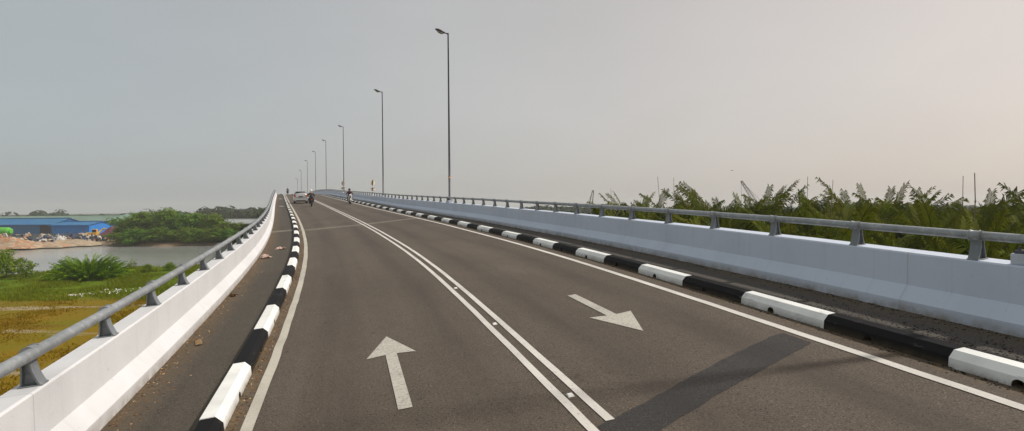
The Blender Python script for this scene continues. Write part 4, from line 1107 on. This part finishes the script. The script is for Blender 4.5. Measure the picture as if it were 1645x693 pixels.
def shed(nm, x0, x1, Y, depth, ez, rz, wall, roof, lab, doors=(), base=LAND - .2, trim='trim'):
    root = tag(empty(nm, ((x0 + x1) / 2, Y, base)), lab, 'warehouse'); w = (x1 - x0) / 2; ez -= base; rz -= base; hd = depth / 2
    bm = bmesh.new()
    V = [bm.verts.new(p) for p in ((-w, 0, 0), (w, 0, 0), (w, depth, 0), (-w, depth, 0), (-w, 0, ez), (w, 0, ez), (w, depth, ez), (-w, depth, ez), (-w, hd, rz), (w, hd, rz))]
    for f in ((0, 1, 5, 4), (1, 2, 6, 9, 5), (2, 3, 7, 6), (3, 0, 4, 8, 7)): bm.faces.new([V[i] for i in f])
    finish('wall', bm, wall, root)
    for y0, y1, s in ((-.6, hd, 0), (hd, depth + .6, 1)):
        bm = bmesh.new(); z0, z1 = (ez - .1, rz + .1) if s == 0 else (rz + .1, ez - .1)
        V = [bm.verts.new(p) for p in ((-w - .5, y0, z0), (w + .5, y0, z0), (w + .5, y1, z1), (-w - .5, y1, z1))]; bm.faces.new(V)
        bmesh.ops.solidify(bm, geom=bm.faces[:], thickness=-.12); finish('roof', bm, roof, root)
    bm = bmesh.new(); box(bm, -w - .55, w + .55, hd - .35, hd + .35, rz + .12, rz + .34); finish('ridge_cap', bm, trim, root)
    bm = bmesh.new(); box(bm, -w - .5, w + .5, -.78, -.62, ez - .34, ez - .02); finish('gutter', bm, trim, root)
    for a, b_, h in doors:
        bm = bmesh.new(); box(bm, a - (x0 + x1) / 2, b_ - (x0 + x1) / 2, -.10, .12, .1, h); finish('doorway', bm, 'near_black', root)  # solid panel, the unlit interior painted as its dark colour
    return root
def X(px, Y): return (px - 822.5) * Y / FPX
shed('warehouse', X(-150, 240), X(172, 240), 240, 26, hz(85, 358, 240), hz(85, 347, 253), 'tealwall', 'greenroof', 'long teal warehouse with pale green roof behind the blue sheds')
shed('warehouse', X(168, 232), X(260, 232), 232, 30, hz(200, 354.5, 232), hz(200, 343.5, 247), 'tealwall', 'greenroof', 'higher teal warehouse with pale green roof partly behind the mangroves')
shed('warehouse', X(-150, 205), X(84, 205), 205, 16, hz(40, 361, 205), hz(40, 352, 213), 'bluewall_d', 'blueroof', 'low deep blue shed with a dark doorway at the left picture edge', doors=((X(64, 205), X(81, 205), 3.4),), trim='bluewall_d')
shed('warehouse', X(83, 199), X(143, 199), 199, 12, hz(110, 361.5, 199), hz(110, 357, 205), 'bluewall', 'blueroof', 'short bright blue shed beside the deep blue one', trim='bluewall')
shed('warehouse', X(345, 230), X(412, 230), 230, 20, hz(380, 359, 230), hz(380, 353, 240), 'tealwall', 'whiteroof', 'low white roofed shed behind the mangroves near the handrail', trim='whiteroof')
# pile heaps
def heap(nm, px, Y, w, d, h, mats, seed, lab, cat='heap', skew=0., n=16, rough=.25, rz=0):
    r_ = random.Random(seed); vs = []; fs = []; N = n
    for j in range(N + 1):
        for i in range(N + 1):
            u = i / N * 2 - 1; v = j / N * 2 - 1; rr = max(abs(u), abs(v)); q = max(0, 1 - math.hypot(u, v))
            zz = h * min(1, q * 1.5) * (1 + skew * u) * (1 + r_.uniform(-rough, rough)) - .12
            vs.append((u * w / 2 + r_.uniform(-.1, .1), v * d / 2 + r_.uniform(-.1, .1), zz if rr < .999 else -.5))
    for j in range(N):
        for i in range(N): k = j*(N+1)+i; fs.append((k, k+1, k+N+2, k+N+1))
    mi = [r_.randrange(len(mats)) for _ in fs]
    o = from_data(nm, vs, fs, mats, midx=mi); p = at(px, Y, 0); o.location = (p.x, p.y, ground_z(p.x, p.y)); o.rotation_euler = (0, 0, rz)
    return tag(o, lab, cat)
MAT['maroon'] = M('maroon_ore', (.14, .035, .05), .9, [(.5, (.10, .03, .04), .4, .7, 1)])
MAT['brickd'] = M('orange_debris', (.40, .19, .09), .9, [(.8, (.26, .16, .10), .4, .65, 1), (2, (.5, .42, .33), .55, .7, 1)])
MAT['sandd'] = M('sand_debris', (.40, .31, .21), .9, [(.8, (.28, .22, .15), .4, .65, 1)])
MAT['darkd'] = M('dark_scrap', (.03, .045, .06), .8, [(.8, (.06, .07, .07), .4, .65, 1)])
MAT['tank'] = M('green_tank_paint', (.10, .42, .035), .4, [(.5, (.07, .33, .03), .4, .7, 1)])
MAT['yellow'] = M('yellow_machine_paint', (.62, .36, .04), .5, [(1, (.45, .26, .04), .4, .7, 1)])
MAT['tarp'] = M('white_tarp', (.62, .60, .56), .7, [(1, (.45, .43, .40), .4, .7, 1)], (2, .4, .1))
MAT['tarpblue'] = M('dark_blue_tarp', (.02, .035, .09), .6, [(1, (.03, .05, .1), .4, .7, 1)], (2, .4, .1))
heap('ore_heap', 184, 166, 12.5, 12, 3.4, ['maroon'], 2, 'maroon sloping heap beside the mangroves over the river', skew=.75, rough=.12)
heap('debris_heap', 5, 133, 17, 9, 1.8, ['brickd', 'brickd', 'sandd'], 3, 'orange brown debris heap on the far shore at the left edge')
heap('debris_heap', 38, 134, 10, 8, 1.2, ['brickd', 'sandd'], 4, 'smaller orange debris heap right of the one at the left edge')
heap('sand_heap', 66, 137, 14, 7, .8, ['sandd', 'sandd', 'brickd'], 5, 'low sandy debris bank on the far shore before the scrap')
heap('sand_heap', 112, 144, 16, 9, .9, ['sandd'], 6, 'pale low sand spit at the water below the bright blue shed')
heap('sand_heap', 132, 165, 7, 7, 1.5, ['sandd'], 7, 'tan sand heap left of the yellow excavator')
heap('scrap_heap', 52, 158, 22, 8, 1.7, ['darkd'], 8, 'long dark scrap heap in front of the deep blue shed')
heap('scrap_heap', 112, 160, 11, 7, 1.9, ['tarpblue', 'darkd'], 9, 'dark blue scrap heap in front of the bright blue shed')
heap('tarp_pile', 31, 141, 3.2, 3, 1.5, ['tarp'], 10, 'round white tarpaulin pile above the orange debris', 'pile', rough=.1)
heap('tarp_pile', 70, 145, 3.6, 3, 1.0, ['tarp'], 11, 'white pile at the middle of the dark scrap', 'pile')
heap('tarp_pile', 68, 152, 4.4, 3, 1.9, ['tarp', 'sandd'], 12, 'pinkish white pile higher in the dark scrap', 'pile')
heap('tarp_pile', 81, 146, 4.2, 3, .9, ['tarp'], 13, 'flat white pile just right of the middle white pile', 'pile')
heap('tarp_pile', 99, 147, 5.0, 3.4, 1.6, ['tarp'], 14, 'white sloping pile left of the dark blue scrap', 'pile', skew=-.5)
heap('tarp_pile', 108, 146, 3.4, 3, .9, ['tarp'], 15, 'small white pile right of the white sloping pile', 'pile')
# loose scrap strewn over the yard
r_ = random.Random(77); vs = []; fs = []; mi = []
for _ in range(650):
    px = r_.uniform(-60, 172); Y = r_.uniform(132, 176); p = at(px, Y, 0)
    if Y < far_y(p.x) + 2: continue
    s = r_.uniform(.12, .6); zz = ground_z(p.x, p.y) + r_.random() ** 2 * 1.6 * max(0, 1 - abs(Y - 155) / 20); e = Euler((r_.random()*6, r_.random()*6, r_.random()*6)).to_matrix(); k = len(vs)
    d3 = (s * r_.uniform(.5, 2.2), s * r_.uniform(.4, 1), s * r_.uniform(.2, .8))
    for sx in (-1, 1):
        for sy in (-1, 1):
            for sz in (-1, 1): vs.append(Vector((p.x, p.y, zz + s * .4)) + e @ Vector((sx * d3[0], sy * d3[1], sz * d3[2])) * r_.uniform(.75, 1.1))
    m_ = r_.choices(range(6), [6, 3, 4, 3, 2, 2] if px > 20 else [2, 1, 2, 5, 6, 1])[0]
    for f in ((0, 1, 3, 2), (4, 6, 7, 5), (0, 4, 5, 1), (2, 3, 7, 6), (0, 2, 6, 4), (1, 5, 7, 3)): fs.append(tuple(k + i for i in f)); mi.append(m_)
tag(from_data('scrap', vs, fs, ['darkd', 'tarp', 'tarpblue', 'sandd', 'brickd', 'near_black'], midx=mi), 'loose mixed scrap strewn over the yard across the river', 'scrap', kind='stuff')
# green tank
p = at(3, 178, LAND); root = tag(empty('storage_tank', p), 'bright green horizontal storage tank at the left picture edge', 'tank')
bm = bmesh.new(); tube(bm, [(-9, 0, 1.9), (-8.4, 0, 1.9), (2.0, 0, 1.9), (2.6, 0, 1.9), (2.9, 0, 1.9)], [1.0, 1.35, 1.35, 1.1, .6], 24); finish('vessel', bm, 'tank', root)
for x in (-6, -1, 1.5):
    bm = bmesh.new(); box(bm, x - .2, x + .2, -1, 1, -.2, 1.0); finish('saddle', bm, 'concrete', root)
# excavator
p = at(150, 168, LAND); root = tag(empty('excavator', p, (0, 0, .3)), 'yellow excavator beside the maroon heap', 'excavator')
for y in (-1, 1):
    bm = bmesh.new(); box(bm, -1.7, 1.7, y - .28, y + .28, -.1, .75, bev=.25); finish('track', bm, 'rubber', root)
bm = bmesh.new(); box(bm, -1.7, 1.1, -1.1, 1.1, .85, 1.75, bev=.12); finish('body', bm, 'yellow', root)
bm = bmesh.new(); box(bm, -.1, 1.15, -1.1, -.1, 1.7, 2.75, bev=.1); cab = finish('cab', bm, 'yellow', root)
bm = bmesh.new(); box(bm, 0, 1.0, -1.12, -1.105, 1.9, 2.6); finish('window', bm, 'glass', cab)
bm = bmesh.new(); tube(bm, [(1.0, .3, 1.5), (2.6, .3, 2.9), (3.9, .3, 2.3)], [.22, .26, .18], 6); tube(bm, [(3.9, .3, 2.4), (4.0, .3, 1.0)], [.18, .14], 6); finish('boom', bm, 'yellow', root)
bm = bmesh.new(); box(bm, 3.6, 4.4, -.1, .7, .3, 1.0, bev=.1); finish('bucket', bm, 'darkd', root)

# cranes in the haze on the right
MAT['cranesteel'] = M('crane_steel', (.10, .09, .09), .6, [(1, (.16, .12, .1), .4, .7, 1)])
def crane(px0, px1, py1, Y, lab, wd=1.2):
    b0 = at(px0, Y, LAND); tip = at(px1, Y, hz(px1, py1, Y)); root = tag(empty('crane', b0), lab, 'crane', 'cranes beyond the palms')
    d = tip - b0 - Vector((0, 0, 2)); n = 16; s = Vector((0, 1, 0)) * wd / 2; u = d.normalized().cross(Vector((0, 1, 0))).normalized() * wd / 2
    bm = bmesh.new(); o = Vector((0, 0, 2))
    def pt(t, a, c): k = 1 - .65 * abs(t - .35) / .65; return o + d * t + s * a * k + u * c * k
    for a, c in ((1, 1), (1, -1), (-1, 1), (-1, -1)): tube(bm, [pt(0, a, c), pt(.35, a, c), pt(1, a, c)], .06, 5)
    for i in range(n):
        t0, t1 = i / n, (i + 1) / n
        for (a0, c0), (a1, c1) in (((1, 1), (1, -1)), ((1, -1), (-1, -1)), ((-1, -1), (-1, 1)), ((-1, 1), (1, 1))):
            tube(bm, [pt(t0, a0, c0), pt(t1, a1, c1)], .03, 4)
    finish('boom', bm, 'cranesteel', root)
    bm = bmesh.new(); box(bm, -2.6, 2, -1.5, 1.5, .9, 2.9, bev=.2); finish('cab', bm, 'yellow', root)
    for y in (-1.5, 1.5):
        bm = bmesh.new(); box(bm, -3, 3, y - .4, y + .4, -.2, .9, bev=.2); finish('track', bm, 'rubber', root)
    tp = o + d
    bm = bmesh.new(); tube(bm, [tp, tp - Vector((0, 0, d.length * .55))], .035, 4); ball(bm, tp - Vector((0, 0, d.length * .55)), .35); tube(bm, [tp, (-2.4 * (1 if d.x > 0 else -1), 0, 4)], .04, 4); finish('cable', bm, 'black', root)
crane(1238, 1191, 291, 170, 'crane with its lattice boom leaning left above the low palms', 1.3)
crane(944, 953, 306, 200, 'faint crane with steep lattice boom left of the leftmost palm', 1.4)
# bird
bm = bmesh.new(); ball(bm, (0, 0, 0), (.14, .05, .05), seg=10, ring=6)
for sx in (-1, 1):
    v = [bm.verts.new(q) for q in ((.06, 0, .02), (-.08, 0, .02), (-.04, sx*.28, .12), (-.02, sx*.5, .04), (.05, sx*.28, .13))]; bm.faces.new(v if sx > 0 else v[::-1])
v = [bm.verts.new(q) for q in ((-.1, .02, 0), (-.1, -.02, 0), (-.26, -.05, 0), (-.26, .05, 0))]; bm.faces.new(v)
o = finish('bird', bm, 'black'); o.location = at(1175, 60, hz(1175, 274, 60)); o.scale = (.55, .55, .55); o.rotation_euler = (.3, 0, .6); tag(o, 'small dark bird flying high above the palms', 'bird')

# distant wooded horizon: one mass
rnd = random.Random(31); vs = []; fs = []; ti = []
def woods(x0, x1, y0, y1, n, hlo, hhi, sz):
    for _ in range(n):
        cx = rnd.uniform(x0, x1); cy = rnd.uniform(y0, y1); H = rnd.uniform(hlo, hhi) * (.85 + .25 * math.sin(cx * .03) + .12 * math.sin(cx * .11)); W = rnd.uniform(3, 6)
        tc = rnd.gauss(.4, .15)
        for _ in range(70):
            u = Vector((rnd.gauss(0, 1), rnd.gauss(0, 1), rnd.gauss(0, 1))).normalized()
            p = Vector((cx + u.x * W, cy + u.y * W, LAND + H * .55 + u.z * H * .45)); a = u.orthogonal().normalized(); b_ = u.cross(a); t = rnd.random() * 6.28
            a, b_ = a * math.cos(t) + b_ * math.sin(t), b_ * math.cos(t) - a * math.sin(t); L = sz * rnd.uniform(.5, 1.2); k = len(vs)
            vs.extend([p - a*L, p + b_*L*.7, p + a*L, p - b_*L*.7]); fs.append((k, k+1, k+2, k+3)); ti.extend([min(1, max(0, rnd.gauss(tc, .15)))] * 4)
woods(-420, -190, 345, 420, 50, 7.5, 10, 1.3)
woods(-190, 60, 290, 360, 380, 7, 9, 1.2)
woods(60, 520, 380, 460, 420, 7, 9.5, 1.6)
tag(from_data('distant_woods', vs, fs, 'leaf_far', tint=ti), 'hazy dark line of distant woods along the horizon', 'woods', kind='stuff')

# ------------------------------------------------------------------ sky, sun, haze, camera
w = bpy.data.worlds.new('World'); scn.world = w; w.use_nodes = True; nt = w.node_tree; nt.nodes.clear()
out = nt.nodes.new('ShaderNodeOutputWorld'); bg = nt.nodes.new('ShaderNodeBackground'); nt.links.new(bg.outputs[0], out.inputs[0])
SUN_EL = R(48); SUN_AZ = math.atan2(.993, .118)
sk = nt.nodes.new('ShaderNodeTexSky'); sk.sky_type = 'NISHITA'; sk.sun_disc = False; sk.sun_elevation = SUN_EL; sk.sun_rotation = SUN_AZ
sk.air_density = 1.0; sk.dust_density = 3.0; sk.ozone_density = 1.0; sk.altitude = 0
hs = nt.nodes.new('ShaderNodeHueSaturation'); hs.inputs['Saturation'].default_value = SKY_SAT; nt.links.new(sk.outputs[0], hs.inputs['Color'])
bg.inputs['Strength'].default_value = SKY_STR
tc = nt.nodes.new('ShaderNodeTexCoord'); sx = nt.nodes.new('ShaderNodeSeparateXYZ'); nt.links.new(tc.outputs['Generated'], sx.inputs[0])
mr = node(nt, 'ShaderNodeMapRange'); mr.inputs['From Min'].default_value = -.75; mr.inputs['From Max'].default_value = .75; nt.links.new(sx.outputs[0], mr.inputs[0])
tint = mix(nt, (.785, .855, .875), (1.23, 1.085, .985), mr.outputs[0])     # the air is dustier and warmer on the sun's side
mm_ = nt.nodes.new('ShaderNodeMix'); mm_.data_type = 'RGBA'; mm_.blend_type = 'MULTIPLY'; mm_.inputs[0].default_value = 1
nt.links.new(mix(nt, hs.outputs[0], (2.25, 2.27, 2.27), .82), mm_.inputs[6]); nt.links.new(tint, mm_.inputs[7])
# faint uneven murk in the haze
nz = node(nt, 'ShaderNodeTexNoise', Scale=1.6, Detail=4, Roughness=.55); mp = nt.nodes.new('ShaderNodeMapping'); mp.inputs['Scale'].default_value = (1, 1, 2.5)
nt.links.new(tc.outputs['Generated'], mp.inputs[0]); nt.links.new(mp.outputs[0], nz.inputs['Vector'])
m2 = node(nt, 'ShaderNodeMapRange'); m2.inputs['From Min'].default_value = .3; m2.inputs['From Max'].default_value = .7; m2.inputs['To Min'].default_value = .95; m2.inputs['To Max'].default_value = 1.045
nt.links.new(nz.outputs['Fac'], m2.inputs[0])
vm = nt.nodes.new('ShaderNodeVectorMath'); vm.operation = 'SCALE'; nt.links.new(mm_.outputs[2], vm.inputs[0]); nt.links.new(m2.outputs[0], vm.inputs['Scale'])
nt.links.new(vm.outputs[0], bg.inputs['Color'])
sl = bpy.data.lights.new('sun', 'SUN'); sl.energy = SUN_STR; sl.angle = R(SUN_ANG); sl.color = (1.0, .945, .87)
so = bpy.data.objects.new('sun', sl); COL.objects.link(so)
sd = Vector((-math.sin(SUN_AZ) * math.cos(SUN_EL), -math.cos(SUN_AZ) * math.cos(SUN_EL), -math.sin(SUN_EL)))
so.rotation_euler = sd.to_track_quat('-Z', 'Y').to_euler(); so.location = (60, 0, 60)
if HAZE > 0:
    bm = bmesh.new(); box(bm, -1200, 1200, -300, 1400, -8.5, 24)
    m = bpy.data.materials.new('haze'); m.use_nodes = True; nt = m.node_tree; nt.nodes.clear()
    mo = nt.nodes.new('ShaderNodeOutputMaterial'); pv = nt.nodes.new('ShaderNodeVolumePrincipled')
    pv.inputs['Color'].default_value = HAZE_COL; pv.inputs['Density'].default_value = HAZE; pv.inputs['Anisotropy'].default_value = .15
    nt.links.new(pv.outputs[0], mo.inputs['Volume'])
    o = finish('haze', bm, m); tag(o, 'pale thin haze filling the air', 'haze', kind='stuff')
cd = bpy.data.cameras.new('camera'); cd.sensor_width = 36; cd.lens = FPX / 1645 * 36; cd.clip_end = 8000; cd.clip_start = .05
co = bpy.data.objects.new('camera', cd); COL.objects.link(co); scn.camera = co
f = Vector((0, math.cos(PITCH), math.sin(PITCH))); u = Vector((0, -math.sin(PITCH), math.cos(PITCH))); r = Vector((1, 0, 0))
r2 = r * math.cos(ROLL) - u * math.sin(ROLL); u2 = r * math.sin(ROLL) + u * math.cos(ROLL)
mm = Matrix((r2, u2, -f)).transposed().to_4x4(); mm.translation = (0, 0, CAMH); co.matrix_world = mm
scn.view_settings.view_transform = 'Standard'; scn.view_settings.look = 'None'; scn.view_settings.gamma = 1; scn.view_settings.exposure = EXPO
scn.view_settings.use_curve_mapping = False
scn.cycles.use_denoising = True; scn.cycles.volume_bounces = 4; scn.cycles.max_bounces = 6; scn.cycles.transparent_max_bounces = 8
scn.cycles.sample_clamp_indirect = 4
